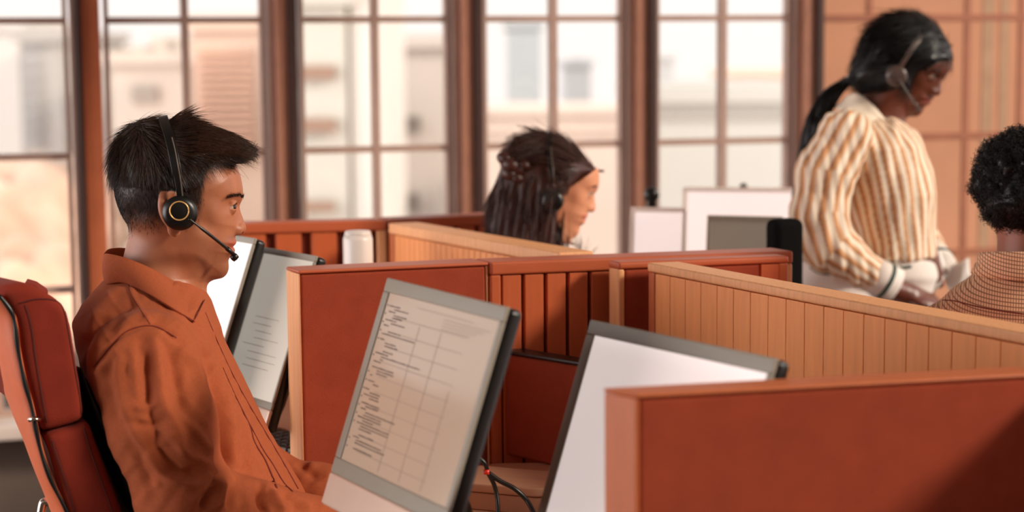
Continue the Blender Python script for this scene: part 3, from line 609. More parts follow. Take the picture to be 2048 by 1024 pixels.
# dark task chair behind the slatted partition
dc = P_(1588, 520, 3.45); tc_ = empty('task_chair', (dc[0], dc[1], 0), 'black task chair back just left of the standing woman', 'chair')
MB().box((dc[0] - .03, dc[1], .62), (.06, .03, 0), (-.02, .045, 0), (0, .02, .47)).build('backrest', 'matteblack', tc_, bevel=.015, seg=3)
MB().box((dc[0] - .16, dc[1] + .06, .46), (.3, .03, 0), (-.03, .3, 0), (0, 0, .07)).build('seat', 'black', tc_, bevel=.02, seg=3)
MB().box((dc[0] - .02, dc[1] + .02, .47), (.04, .01, 0), (-.005, .02, 0), (0, .01, .2)).build('back_bracket', 'black', tc_)
MB().tube([(dc[0], dc[1] + .2, .05), (dc[0], dc[1] + .2, .47)], .028, 12).build('column', 'black', tc_, smooth=True)
for k in range(5):
    a = 2 * pi * k / 5; e = np.array([dc[0] + .2 * cos(a), dc[1] + .2 + (.2 * sin(a)), .05]); MB().tube([(dc[0], dc[1] + .2, .09), tuple(e)], [.022, .014], 10).build('base_arm', 'black', tc_, smooth=True)
    MB().lathe([(.001, -.012), (.024, -.012), (.026, 0), (.024, .012), (.001, .012)], (e[0], e[1], .027), 16, 'y').build('castor', 'black', tc_, smooth=True)
# webcams on the blurred monitors
wc = P_(1303, 403, 4.1); o = empty('webcam', wc, 'small black webcam standing above the small blurred pale monitor', 'camera')
MB().lathe([(.001, -.012), (.016, -.012), (.018, 0), (.015, .012), (.001, .012)], wc + np.array([0, 0, .015]), 20, 'y').build('camera_body', 'black', o, smooth=True)
MB().cbox(wc + np.array([0, .0, -.006]), (.02, .03, .024)).build('clip', 'black', o, bevel=.003)
wc = P_(1487, 376, 4.55); o = empty('webcam', wc, 'tiny dark webcam on top of the wide white monitor', 'camera')
MB().lathe([(.001, -.01), (.009, -.01), (.010, 0), (.009, .01), (.001, .01)], wc + np.array([0, 0, .003]), 16, 'y').build('camera_body', 'black', o, smooth=True)
MB().cbox(wc + np.array([0, .0, -.008]), (.016, .02, .012)).build('clip', 'black', o, bevel=.002)

# white bottle, keyboard, mouse, riser, cables
b = P_(716, 500, 3.45); bo = empty('bottle', (b[0], b[1], .74), 'tall white cylindrical bottle standing behind the rust partition', 'bottle')
zt = P_(716, 466, 3.45)[2]; hh = zt - .74
MB().lathe([(.001, 0), (.026, 0), (.0285, .004), (.0285, hh - .012), (.026, hh - .003), (.001, hh - .003)], (b[0], b[1], .74), 40).build('bottle_body', 'bottle', bo, smooth=True, bevel=0)
MB().lathe([(.001, 0), (.024, 0), (.0255, .002), (.024, .007), (.001, .008)], (b[0], b[1], .74 + hh - .003), 40).build('lid', 'bottle', bo, smooth=True)
k = PZ(548, 893, .742); ko = empty('keyboard', (k[0], k[1], .74), 'dark keyboard glimpsed between the man\'s chest and the rust partition', 'keyboard', rz=radians(-40))
MB().cbox((0, 0, .007), (.30, .11, .012)).build('case', 'silver', ko, ko.matrix_basis.copy(), bevel=.003)
kk = MB()
for i in range(15):
    for j in range(5): kk.cbox((-.135 + i * .0193, -.042 + j * .0205, .016), (.0165, .0175, .008))
kk.build('keys', 'key', ko, ko.matrix_basis.copy(), bevel=.002)
r = PZ(1015, 962, .775); ro = empty('monitor_riser', (r[0], r[1], .74), 'low pinkish wooden riser with a rounded corner on the desk behind the near monitor', 'riser', rz=radians(-22))
def rrect(w, d, rad, n=6):
    return [(sx_ * (w / 2 - rad) + rad * cos(a), sy_ * (d / 2 - rad) + rad * sin(a)) for sx_, sy_, a0 in ((1, 1, 0), (-1, 1, pi / 2), (-1, -1, pi), (1, -1, 3 * pi / 2)) for a in np.linspace(a0, a0 + pi / 2, n)]
MB().prism(rrect(.17, .11, .025), .028, .042).build('top_board', 'desk', ro, ro.matrix_basis.copy(), bevel=.003)
MB().prism(rrect(.16, .10, .02), 0, .0265).build('base_block', 'desk', ro, ro.matrix_basis.copy(), bevel=.002)
c1_ = P_(962, 935, 2.55); pts = [P_(942, 905, 2.47), P_(968, 925, 2.47), P_(976, 945, 2.48), P_(990, 975, 2.5), P_(996, 1015, 2.5), P_(994, 1060, 2.5)]
tag(MB().tube(catmull(pts, 8), .0032, 10).build('cable', 'cable', None, smooth=True), 'black cable dropping straight down behind the near monitor', 'cable', 'cables behind the near monitor')
pts = [P_(972, 942, 2.485), P_(1000, 962, 2.50), P_(1030, 978, 2.52), P_(1055, 1003, 2.52), P_(1074, 1040, 2.50)]
tag(MB().tube(catmull(pts, 8), .0035, 10).build('cable', 'cable', None, smooth=True), 'black cable curving right over the wooden riser', 'cable', 'cables behind the near monitor')
pp = P_(973, 944, 2.475); tag(MB().lathe([(.001, -.004), (.0035, -.004), (.004, 0), (.0035, .004), (.001, .004)], pp, 12, 'x').build('cable_clip', 'red', None, smooth=True), 'tiny red clip joining the two black cables', 'clip')

# ================================================================== people
def sub(me_name, grid, material, parent, Mx, disp=None, attrs=None, label=None, smooth_it=1):
    me = grid.mesh(me_name, disp, attrs, smooth_it); return link(me_name, me, material, parent, Mx, True, label=label)

# ---- canonical head, drawn in the seated man's own frame
FM = Frame(350, 420, 2.59)
sil = [(455, 318), (425, 268), (395, 252), (350, 247), (300, 254), (262, 278), (240, 310), (230, 345), (229, 375), (234, 402), (244, 428), (262, 455), (288, 482), (315, 508), (345, 534), (375, 551), (400, 558.5), (425, 558.5), (443, 556), (452.5, 549), (457, 539), (457.5, 529), (457, 521), (460, 514), (467, 507.5), (470, 502), (469, 496.5), (466, 493), (470.5, 488.5), (473, 483), (471.5, 477), (470.5, 472), (475, 469.5), (484, 468), (490, 464), (492.3, 456), (489.5, 446), (483.5, 430), (479.5, 417), (480, 409), (485, 398), (486.5, 388), (484.5, 368), (479, 345), (470, 330)]
SIL = [FM.L(x, y)[[0, 2]] for x, y in sil]
ctl = [(300, 300, 58, 70), (350, 300, 62, 70), (400, 300, 58, 60), (440, 310, 44, 45), (270, 350, 62, 60), (320, 350, 76, 75), (370, 350, 76, 75), (420, 350, 69, 55), (450, 355, 60, 45), (470, 358, 44, 35),
    (250, 400, 50, 50), (300, 410, 71, 65), (350, 410, 73, 65), (400, 400, 71, 55), (432, 395, 66, 45), (452, 392, 59, 38), (466, 391, 50, 30), (477, 392, 34, 20), (483, 395, 18, 12),
    (448, 410, 56, 40), (456, 411, 47, 32), (464, 412, 35, 25), (470, 412, 22, 18), (475, 412, 13, 12), (478, 413, 8, 9),
    (425, 425, 67, 45), (440, 430, 61, 40), (452, 428, 52, 34), (462, 427, 40, 26), (470, 428, 23, 18), (476, 429, 13, 12), (480, 431, 8.5, 9),
    (480, 446, 13, 12), (486, 450, 12, 11), (488, 457, 11, 11), (474, 445, 18, 16), (470, 457, 23, 16), (477, 460, 19, 12), (484, 462, 13, 10), (464, 450, 34, 24),
    (455, 448, 47, 32), (440, 455, 56, 38), (410, 455, 63, 45), (380, 460, 67, 50), (458, 466, 38, 24), (467, 466, 24, 16),
    (466, 478, 26, 18), (458, 478, 38, 24), (461, 492, 30, 18), (450, 492, 42, 26), (464, 501, 24, 14), (440, 488, 51, 34), (454, 508, 31, 20), (448, 520, 28, 24), (447, 535, 25, 22), (440, 548, 23, 18), (428, 532, 38, 28),
    (415, 510, 53, 36), (400, 525, 54, 34), (370, 510, 61, 36), (395, 545, 44, 22), (420, 550, 30, 20), (350, 490, 62, 36), (380, 480, 65, 45), (345, 515, 56, 25), (290, 445, 60, 45), (320, 475, 60, 36), (262, 430, 46, 36)]
def ctlpts(F, c): return [(*F.L(x, y, -w / 1000)[[0, 2]], w / 1000, r / 1000) for x, y, w, r in c]
HEAD = Relief(SIL, ctlpts(FM, ctl), .001)
L = FM.L
EYE = L(455.5, 413.5, -.031)
def eye_slit(side=-1):
    c = EYE.copy(); c[1] = abs(c[1]) * side
    def f(X, Y, Z):
        h = .0040 * np.clip(1 - ((Y - c[1]) / .0155) ** 2, 0, 1) - .0001; dz = Z - (c[2] + .0008) + .06 * np.abs(Y - c[1])
        return np.maximum(np.maximum(np.abs(dz) - h, (c[0] + .003) - X), np.sqrt((X - c[0]) ** 2 + (Y - c[1]) ** 2 + (Z - c[2]) ** 2) - .0185)
    return f, (c - .02, c + .02)
def ear(side=-1, cy=.079):
    c = L(343, 426, -cy); c[1] = cy * side; A = rotm('Z', -14 * side) @ rotm('X', 6 * side) @ rotm('Y', -10)
    o = [EL(c + np.array([0, 0, .006]), (.0185, .0085, .029), A)]
    hole = EL(c + np.array([.004, .007 * side, .009]), (.012, .007, .021), A)
    lobe = EL(c + np.array([.003, -.001 * side, -.024]), (.0095, .0055, .010), A)
    return o, hole, lobe
def add_head(G, T=None, ears=(-1, 1), eyes=(-1, 1), sc=1., k=.012):
    W = (lambda p: p) if T is None else (lambda p: XF(p, T[0], T[1], sc))
    G.add(W((HEAD.f, HEAD.bbox())), k)
    for s in eyes:
        c = EYE.copy(); c[1] = abs(c[1]) * s; G.add(W(EL(c, (.0136, .0136, .0136))), .002)
        G.add(W(RC(c + np.array([.004, .012 * s, .0085]), c + np.array([.011, -.010 * s, .0082]), .0022, .0018)), .004)
    for s in eyes: G.cut(W(eye_slit(s)), .0008)
    for s in ears:
        o, h, l = ear(s); e = Grid(*G.a) if False else None
        f0, bb = o[0]; fh = h[0]; fl_ = l[0]
        G.add(W((lambda X, Y, Z: smin(smax(f0(X, Y, Z), -fh(X, Y, Z), .004), fl_(X, Y, Z), .006), bb if True else 0)), .004)
    for s in (-1, 1):
        c = L(473.5, 459.5, -.0135); c[1] = .0135 * s; G.add(W(EL(c, (.0088, .0058, .0072))), .0035)
    for s in (-1, 1):   # nostrils
        c = L(478.5, 464.5, 0); c[1] = .0085 * s; c[2] += .001; G.cut(W(EL(c, (.0052, .0034, .0030))), .001)
def fade_attr(F=FM, px_of=None):
    def f(P):
        u, v = F.px(P); a = (1 - sstep(414, 484, v + (u - 290) * .10)) * (1 - sstep(385, 402, u)) * (P[:, 0] < .05)
        a = np.maximum(a, (1 - sstep(325, 352, v)) * (u < 470) ); a = np.maximum(a, (1 - sstep(400, 452, v)) * (1 - sstep(396, 420 - (v - 330) * .12, u)) * .9)
        return a * (v < 500) * (1 - sstep(.0755, .0785, np.abs(P[:, 1])) * (v > 382))
    return f
def brow(u, v): return np.exp(-(seg_d(u, v, [(444, 402), (455, 395), (468, 390.5), (480, 390), (485, 393)]) / 3.2) ** 2) * np.clip((u - 440) / 22, .35, 1)
def lipm(P, F=FM):
    u, v = F.px(P); return np.clip(np.exp(-(((u - 469) / 11) ** 4)) * np.exp(-(((v - 491) / 12) ** 4)) * (P[:, 0] > 0), 0, 1)

# ---- the seated man: skin
mp = lambda x, y, yy=0.: FM.L(x, y, yy)
SH = {-1: mp(290, 722, -.172), 1: mp(290, 722, -.172) * np.array([1, -1, 1])}
ELB = {-1: mp(368, 1006, -.235), 1: mp(545, 982, .20)}
WR = {-1: mp(690, 1062, -.11), 1: mp(745, 1005, .115)}
hipz = .56; HX = mp(520, 1200)[0]
G = Grid(axis((-.34, -.125, .02), (-.125, .125, .00125), (.125, .20, .006), (.20, .50, .0035), (.50, .95, .02)),
         axis((-.36, -.20, .02), (-.20, -.10, .004), (-.10, .10, .00135), (.10, .20, .004), (.20, .36, .02)),
         axis((-.02, .72, .022), (.72, .90, .0035), (.90, 1.0, .01), (1.0, 1.37, .00125)))
add_head(G)
nk = [(318, 440, 0), (312, 500, 0), (305, 590, 0)]
fn, bb = RC(mp(338, 452), mp(312, 600), .052, .060); G.add((fn, bb), .010)
G.add(RC(mp(392, 540), mp(385, 590), .012, .014), .022)      # throat
G.add(RC(mp(395, 470, -.052), mp(372, 585, -.018), .009, .012), .02); G.add(RC(mp(395, 470, .052), mp(372, 585, .018), .009, .012), .02)
torso = lambda g: [(z, cx, 0, hx - g, hy - g) for z, cx, hx, hy in
    [(mp(300, y)[2], mp(c, y)[0], h * .00072, w) for y, c, h, w in ((552, 318, 72, .070), (575, 303, 90, .105), (605, 294, 122, .145), (640, 291, 138, .172), (690, 303, 142, .175), (760, 330, 150, .172), (880, 382, 156, .162), (985, 440, 160, .160), (1100, 492, 165, .165), (1200, 520, 165, .175), (1320, 530, 165, .18))]]
G.add(LOFT(torso(.008)), .03)
for s in (-1, 1):
    G.add(chain([mp(300, 668) * np.array([1, 0, 1]) + np.array([0, .08 * s, 0]), SH[s], ELB[s], WR[s]], [.050, .052, .036, .025]), .02)
    d = WR[s] - ELB[s]; G.add(hand(WR[s] + d / np.linalg.norm(d) * .02, d + np.array([0, -.03 * s, -.02]), (0, .25 * s, 1), (0, -s, .1), .42), .004)
    hip = np.array([HX, .09 * s, hipz]); kn = np.array([HX + .40, .13 * s, .53]); an = np.array([HX + .44, .14 * s, .10])
    G.add(chain([hip, kn, an], [.085, .058, .038]), .02); G.add(RC(an + np.array([0, 0, -.055]), an + np.array([.17, .01 * s, -.06]), .032, .026), .02)
man = sub('person', G, 'skin', None, FM.M, attrs=dict(fade=fade_attr(), lip=lipm, brow=lambda P: brow(*FM.px(P)),
    stubble=lambda P: (lambda u, v: sstep(455, 520, v + .0 * u) * sstep(370, 420, u) * (P[:, 0] > 0) * (v < 565) * .6 + .55 * np.exp(-(((u - 464) / 9) ** 2 + ((v - 476) / 6) ** 2)))(*FM.px(P))))
tag(man, 'seated person in a rust button-down shirt wearing a headset with a gold ring', 'person')
GH = G
add_attr_mix(M['skin'], 'brow', (30, 20, 15), .85, .4, 1500)
for s in (-1, 1):
    c = EYE.copy(); c[1] = abs(c[1]) * s; e = MB().lathe([(max(.0001, .0122 * sin(a)), -.0122 * cos(a)) for a in np.linspace(0, pi, 18)], c, 28, 'x').build('eye', 'eyew', man, FM.M, smooth=True)
    g = np.array([cos(radians(6)), 0, -sin(radians(6))]); MB().lathe([(max(.0001, .01235 * sin(a)), .01235 * cos(a)) for a in np.linspace(0, radians(36), 6)], (0, 0, 0), 24, 'x').xform(Matrix.Translation(c) @ Matrix.Rotation(radians(-14), 4, 'Z')).build('iris', 'iris', e, FM.M, smooth=True)
    t = MB(); pts = []
    for dy in np.linspace(-.0115, .0115, 14):
        dz = .0040 * (1 - (dy / .0155) ** 2) + .0009 - .06 * abs(dy); pts.append(c + np.array([sqrt(max(.0138 ** 2 - dy ** 2 - dz ** 2, 1e-6)), dy, dz]))
    t.tube(pts, [.0003 + .0006 * sin(pi * k / 13) for k in range(14)], 6).build('upper_lashes', 'hair', man, FM.M, smooth=True)

# ---- hair: a cap plus strands
hs = [(224, 335), (227, 303), (236, 280), (250, 260), (268, 245), (290, 238.5), (310, 241), (326, 246), (338, 240), (352, 234), (375, 237), (400, 245), (430, 256), (460, 270), (486, 286), (500, 296), (505, 303), (498, 313), (484, 321), (466, 327), (446, 331), (430, 337), (419, 350), (410, 368), (404, 388), (392, 402), (360, 398), (325, 398), (290, 402), (262, 402), (240, 396), (228, 368)]
hc = [(300, 290, 60, 60), (350, 290, 66, 60), (420, 290, 58, 45), (470, 298, 40, 30), (492, 304, 24, 18), (260, 300, 50, 50), (300, 340, 78, 60), (350, 340, 83, 60), (400, 345, 79, 50), (430, 320, 68, 45), (250, 350, 57, 50), (300, 378, 75, 30), (350, 378, 77, 30), (390, 380, 74.5, 25), (255, 385, 52, 28), (405, 365, 75, 20), (460, 315, 54, 30)]
CAP = Relief([FM.L(x, y)[[0, 2]] for x, y in hs], ctlpts(FM, hc), .0012)
G = Grid(axis((-.13, .13, .0022)), axis((-.1, .1, .0022)), axis((1.14, 1.38, .0022))); G.add((CAP.f, CAP.bbox()), .001)
Hcap = sub('hair', G, 'hair', man, FM.M, label='short dark brown hair, longer on top')
crown = mp(283, 262)
def hair_dir(p):
    u, v = FM.px(p); d = p - crown; d[:, 1] *= .35; d /= np.linalg.norm(d, axis=1)[:, None] + 1e-6
    fr = sstep(330, 400, u)[:, None]; d = d * (1 - fr * .75) + np.array([1.0, 0, -.12]) * fr * .9
    side = sstep(.04, .075, np.abs(p[:, 1]))[:, None] * sstep(300, 350, v)[:, None]; d = d * (1 - side * .6) + np.array([.15, 0, -1.]) * side * .7
    return d
def hair_len(c):
    u, v = FM.px(c); return (.024 * (1 - sstep(310, 375, v)) + .007 + .008 * sstep(380, 430, u) * (v < 320)) * (1 - .65 * sstep(440, 490, u))
Pn, Nn = sample_surface(G.P, G.Q, 15000); ln = hair_len(Pn)
link('hair_strands', strand_mesh('hair_strands', Pn, grow(Pn - Nn * .001, Nn, hair_dir, ln, 7, .15, .13, .12), .00026), 'hairt', Hcap, FM.M, True)
Pn, Nn = sample_surface(G.P, G.Q, 10000); ln = hair_len(Pn)
link('hair_strands', strand_mesh('hair_strands', Pn, grow(Pn - Nn * .004, Nn, hair_dir, ln * .95, 7, .11, .16, .15), .0004), 'hair', Hcap, FM.M, True)
Pn, Nn = sample_surface(G.P, G.Q, 2600, lambda c: np.exp(-(np.hypot(c[:, 0] - crown[0], c[:, 1]) / .035) ** 2) * (c[:, 2] > 1.25) + .5 * ((c[:, 2] > 1.2) & (np.abs(FM.px(c)[0] - 345) < 18)))
rd = RNG.standard_normal(3); link('crown_strands', strand_mesh('crown_strands', Pn, grow(Pn - Nn * .003, Nn, lambda p: np.array([-.25, .35, 0]) + .6 * hair_dir(p), np.full(len(Pn), .02), 7, .06, .35, .1), .0004), 'hair', Hcap, FM.M, True)
# quiff tips and brow hairs
Pn, Nn = sample_surface(G.P, G.Q, 1500, lambda c: (lambda u, v: (u > 440) * (v < 325))(*FM.px(c)).astype(float))
link('fringe_strands', strand_mesh('fringe_strands', Pn, grow(Pn - Nn * .002, Nn, lambda p: np.array([1., 0, -.28]) + 0 * p, np.full(len(Pn), .013), 6, .1, .16, .1), .0004), 'hair', Hcap, FM.M, True)
Pn, Nn = sample_surface(GH.P, GH.Q, 15000, lambda c: fade_attr()(c) ** 1.6 * (np.abs(c[:, 1]) < .083))
link('faded_side_hair', strand_mesh('faded_side_hair', Pn, grow(Pn, Nn, lambda p: np.array([.0, 0, -1.]) + 0 * p, np.full(len(Pn), .005), 3, .35, .3), .0002), 'hair', Hcap, FM.M, True)
Pn, Nn = sample_surface(GH.P, GH.Q, 420, lambda c: (brow(*FM.px(c)) > .6).astype(float) * (c[:, 0] > .04))
link('eyebrows', strand_mesh('eyebrows', Pn, grow(Pn, Nn, lambda p: np.array([-.3, 0, .25]) - np.stack([0 * p[:, 0], -np.sign(p[:, 1]), 0 * p[:, 0]], 1) * .8, np.full(len(Pn), .006), 4, .25, .25), .0002), 'hair', man, FM.M, True)

# ---- the seated man's clothes
from mathutils.bvhtree import BVHTree
def bvh_of(P, Q): return BVHTree.FromPolygons([tuple(p) for p in P], [tuple(int(i) for i in q) for q in Q])
def onto(F, tree, pts, lift=.0006, n=6, fallback=0.):
    """lay a drawn line onto a garment's near side"""
    out = []; o = _C - F.o; o = Vector((o @ F.ex, o @ F.ey, o[2]))
    for x, y in catmull(pts, n):
        r = ray(x, y); d = Vector((r @ F.ex, r @ F.ey, r[2])).normalized(); h = tree.ray_cast(o, d)
        if h[0] is not None: out.append(np.array(h[0]) - np.array(d) * lift)
    return out
def folds(F, lst, near=True):
    def f(P, N):
        u, v = F.px(P); a = np.zeros(len(P)); vis = np.clip(-N @ np.array([0, 1, 0]) * 1.6 + .35, 0, 1) if near else np.ones(len(P))
        for pts, amp, w in lst:
            pts = catmull(pts, 4); d = seg_d(u, v, pts); e = np.minimum(np.hypot(u - pts[0][0], v - pts[0][1]), np.hypot(u - pts[-1][0], v - pts[-1][1]))
            a += amp * .0016 * np.exp(-(d / w) ** 2) * (.35 + .65 * sstep(0, w * 2.2, e))
        wob = .0007 * np.sin(u * .09 + v * .031) * np.sin(v * .052 - u * .02) + .0005 * np.sin(u * .17 + v * .11) + .0014 * (1 - np.abs(np.sin(u * .030 + v * .022 + 1.2 * np.sin(v * .02)))) ** 3 + .0010 * (1 - np.abs(np.sin(-u * .045 + v * .035 + 1.5 * np.sin(u * .02)))) ** 4
        return N * ((a + wob) * vis)[:, None]
    return f
sleeve_pts = {-1: [mp(300, 672) + np.array([0, -.10, 0]), mp(288, 730, -.182), mp(326, 850, -.215), mp(368, 1000, -.235), mp(520, 1038, -.17), mp(668, 1056, -.12)],
              1: [mp(300, 672) + np.array([0, .10, 0]), mp(288, 730, .182), mp(430, 880, .22), mp(545, 982, .20), mp(640, 995, .16), mp(720, 1003, .122)]}
G = Grid(axis((-.24, .34, .0032)), axis((-.34, .32, .0036)), axis((.56, 1.16, .0032)))
fs = torso(-.004); fs = [(mp(300, 553)[2], mp(302, 553)[0], 0, .064, .078)] + [t for t in fs if t[0] < mp(300, 580)[2] and t[0] > .58]
G.add(LOFT(fs, .01), .01)
for s in (-1, 1): G.add(chain(sleeve_pts[s], [.044, .070, .070, .060, .048, .041] if s < 0 else [.044, .070, .066, .056, .050, .041]), .022)
man_folds = [
    ([(187, 735), (220, 694), (256, 661), (307, 652), (353, 676)], -3.5, 5), ([(196, 742), (228, 706), (262, 674), (307, 664), (345, 684)], 2.5, 9),
    ([(307, 669), (317, 746), (327, 807), (358, 868), (368, 925)], 5, 12), ([(288, 690), (292, 760), (300, 830), (322, 890)], -4, 12), ([(340, 690), (352, 760), (366, 820), (392, 868)], -4, 12),
    ([(358, 827), (389, 858), (425, 909)], 4, 9), ([(372, 700), (400, 750), (412, 800), (408, 840)], 5, 12), ([(240, 700), (240, 760), (256, 830), (280, 900)], 4, 12), ([(218, 720), (214, 780), (232, 850)], -4, 12),
    ([(307, 889), (348, 935), (399, 950)], -5, 9), ([(300, 915), (340, 960), (400, 972)], 4, 9), ([(330, 860), (370, 905), (430, 935)], 3.5, 8), ([(255, 850), (285, 930), (310, 1000)], -3, 12),
    ([(262, 690), (270, 740), (275, 800)], 3, 9), ([(318, 800), (290, 815), (258, 812)], 3, 9), ([(330, 835), (298, 850), (262, 846)], -3.5, 8),
    ([(440, 952), (418, 985), (400, 1020)], -8, 6), ([(446, 958), (440, 990), (432, 1024)], 6, 8), ([(462, 965), (462, 1000), (455, 1024)], -6, 7), ([(480, 972), (488, 1000), (482, 1024)], 4, 9),
    ([(518, 974), (521, 1000), (532, 1030)], -9, 6), ([(535, 978), (548, 1000), (570, 1026)], 7, 8), ([(560, 982), (585, 1005), (600, 1030)], -4, 8), ([(590, 992), (612, 1010), (618, 1030)], 4, 8),
    ([(425, 720), (432, 800), (440, 880), (447, 945)], -7, 12), ([(452, 780), (462, 850), (466, 940)], 4, 12), ([(480, 820), (496, 880), (512, 950)], 2.5, 12), ([(440, 700), (470, 770), (500, 830)], 2.5, 10),
    ([(330, 620), (372, 660), (408, 700), (440, 760)], 3.5, 12), ([(262, 575), (272, 605), (300, 645)], 1.8, 5), ([(205, 600), (190, 640), (188, 690)], 2.5, 14), ([(240, 600), (232, 640), (215, 680)], -2, 12),
    ([(600, 915), (612, 940), (640, 955)], -4, 10), ([(640, 915), (625, 925), (600, 950)], 3, 9)]
shirt = sub('shirt', G, 'shirt', man, FM.M, folds(FM, man_folds), label='rust coloured long-sleeved shirt'); GS = G
me_ = shirt.data; Pd = np.empty(len(me_.vertices) * 3, np.float32); me_.vertices.foreach_get('co', Pd); Pd = Pd.reshape(-1, 3).astype(float); TS = bvh_of(Pd, G.Q)
def seam(pts, r, m='shirtd', name='seam', n=6, lift=.0002): 
    q = onto(FM, TS, pts, lift, n)
    if len(q) > 3: MB().tube(q, r, 6).build(name, m, shirt, FM.M, smooth=True)
seam([(187, 735), (220, 694), (256, 661), (307, 652), (353, 676)], .0009); seam([(256, 564), (264, 592), (300, 648)], .0007)
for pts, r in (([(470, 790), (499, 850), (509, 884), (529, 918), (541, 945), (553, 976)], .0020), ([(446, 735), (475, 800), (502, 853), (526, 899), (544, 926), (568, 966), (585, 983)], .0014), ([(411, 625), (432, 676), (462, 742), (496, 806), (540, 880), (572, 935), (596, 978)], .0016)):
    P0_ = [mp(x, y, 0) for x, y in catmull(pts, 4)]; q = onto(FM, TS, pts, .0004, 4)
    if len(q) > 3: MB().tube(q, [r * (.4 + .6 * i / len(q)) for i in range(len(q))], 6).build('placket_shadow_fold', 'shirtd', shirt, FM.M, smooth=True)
# placket band standing proud along the front edge
fe = [(409, 602), (418, 640), (434, 676), (458, 724), (490, 780), (520, 832), (548, 880), (574, 925), (600, 975)]
C_ = [mp(x, y, 0.) for x, y in catmull(fe, 5)]
MB().strip([c + np.array([-.004, -.004, 0]) for c in C_], [(0, 1, 0)] * len(C_), [(.86, 0, .5)] * len(C_), .016, .0022).build('placket', 'shirt', shirt, FM.M, bevel=.001)
# collar
def collar(F, top, bot, mtl, parent, thick=.0028, k=5, nv=7, flare=.004, tree=None, lift=.004):
    bb_ = []
    for x, y, yy in bot:
        p = F.L(x, y, yy)
        if tree is not None and yy < -.02:
            r = ray(x, y); o_ = _C - F.o; h = tree.ray_cast(Vector((o_ @ F.ex, o_ @ F.ey, o_[2])), Vector((r @ F.ex, r @ F.ey, r[2])).normalized())
            if h[0] is not None: p = np.array(h[0]) + np.array([0, -lift, .2 * lift])
        bb_.append(p)
    T_ = catmull([F.L(x, y, yy) for x, y, yy in top], k); B_ = catmull(bb_, k); n = len(T_); V = []; Fc = []
    for sgn in (1, -1):
        b = len(V)
        for i in range(n):
            for j in range(nv):
                t = j / (nv - 1); p = T_[i] * (1 - t) + B_[i] * t; c = np.array([F.L(305, 560)[0], 0, p[2]]); o = p - c; o[2] = 0; o /= np.linalg.norm(o) + 1e-9; p = p + o * flare * sin(pi * t); V.append((p[0], p[1] * sgn, p[2]))
        for i in range(n - 1):
            for j in range(nv - 1):
                a = b + i * nv + j; f = (a, a + 1, a + nv + 1, a + nv); Fc.append(f if sgn > 0 else f[::-1])
    me = mesh('collar', V, Fc); bm = bmesh.new(); bm.from_mesh(me); bmesh.ops.remove_doubles(bm, verts=bm.verts, dist=1e-5); bmesh.ops.recalc_face_normals(bm, faces=bm.faces); bm.to_mesh(me); bm.free()
    o = link('collar', me, mtl, parent, F.M, True); s = o.modifiers.new('s', 'SOLIDIFY'); s.thickness = thick; s.offset = 0; b = o.modifiers.new('b', 'BEVEL'); b.width = .0008; b.segments = 2; return o
collar(FM, [(209, 509, 0), (219, 508, -.034), (258, 518, -.064), (308, 541, -.073), (352, 566, -.058), (392, 587, -.032), (410, 598, -.012)],
       [(212, 568, 0), (218, 568, -.055), (250, 566, -.098), (300, 590, -.112), (345, 618, -.103), (386, 642, -.090), (386, 642, -.09)], 'shirt', shirt, tree=TS, flare=.003, lift=.006)
q = mp(381, 624, -.088); MB().lathe([(.001, -.001), (.0042, -.001), (.0045, 0), (.0042, .001), (.001, .0012)], q + np.array([0, -.006, 0]), 16, 'y').build('collar_button', 'button', shirt, FM.M, smooth=True)
tp = onto(FM, TS, [(386, 642), (392, 634), (400, 618), (409, 600)], .0075, 4)
if len(tp) > 3: MB().tube(tp, .0009, 6).build('collar_shade_line', 'shirtd', shirt, FM.M, smooth=True)  # dark line supplies the shading of the collar's front edge
tp = onto(FM, TS, [(262, 566), (300, 586), (340, 612), (386, 643)], .003, 4)
if len(tp) > 3: MB().tube(tp, .0016, 6).build('collar_shade_line', 'shirtd', shirt, FM.M, smooth=True)  # dark tube paints the shade under the collar's lower edge
MB().tube([mp(x, y, -.004 - .01 * (k < 3)) for k, (x, y) in enumerate(catmull([(408, 594), (411, 612), (415, 634), (424, 656), (436, 682), (452, 712)], 3))], [.0052 - .00022 * k for k in range(16)], 8).build('inner_placket', 'shirtd', shirt, FM.M, smooth=True)
# trousers and shoes
G = Grid(axis((-.05, .80, .008)), axis((-.3, .3, .008)), axis((.06, .80, .008)))
G.add(LOFT([t for t in torso(-.001) if t[0] < .76], .03), .01)
for s in (-1, 1):
    hip = np.array([HX, .09 * s, hipz]); kn = np.array([HX + .40, .13 * s, .53]); an = np.array([HX + .44, .14 * s, .10]); G.add(chain([hip, kn, an], [.10, .072, .055]), .03)
sub('trousers', G, 'trousers', man, FM.M)
for s in (-1, 1):
    an = np.array([HX + .44, .14 * s, .10]); G = Grid(axis((an[0] - .12, an[0] + .26, .006)), axis((an[1] - .08, an[1] + .08, .006)), axis((-.02, .14, .005)))
    G.add(RC(an + np.array([-.02, 0, -.05]), an + np.array([.17, .01 * s, -.06]), .045, .036), .02); G.cut((lambda X, Y, Z: Z - .002 + 0 * X + 0 * Y, (np.array([-9, -9, -9.]), np.array([9, 9, 9.]))), .003); sub('shoe', G, 'shoe', man, FM.M)

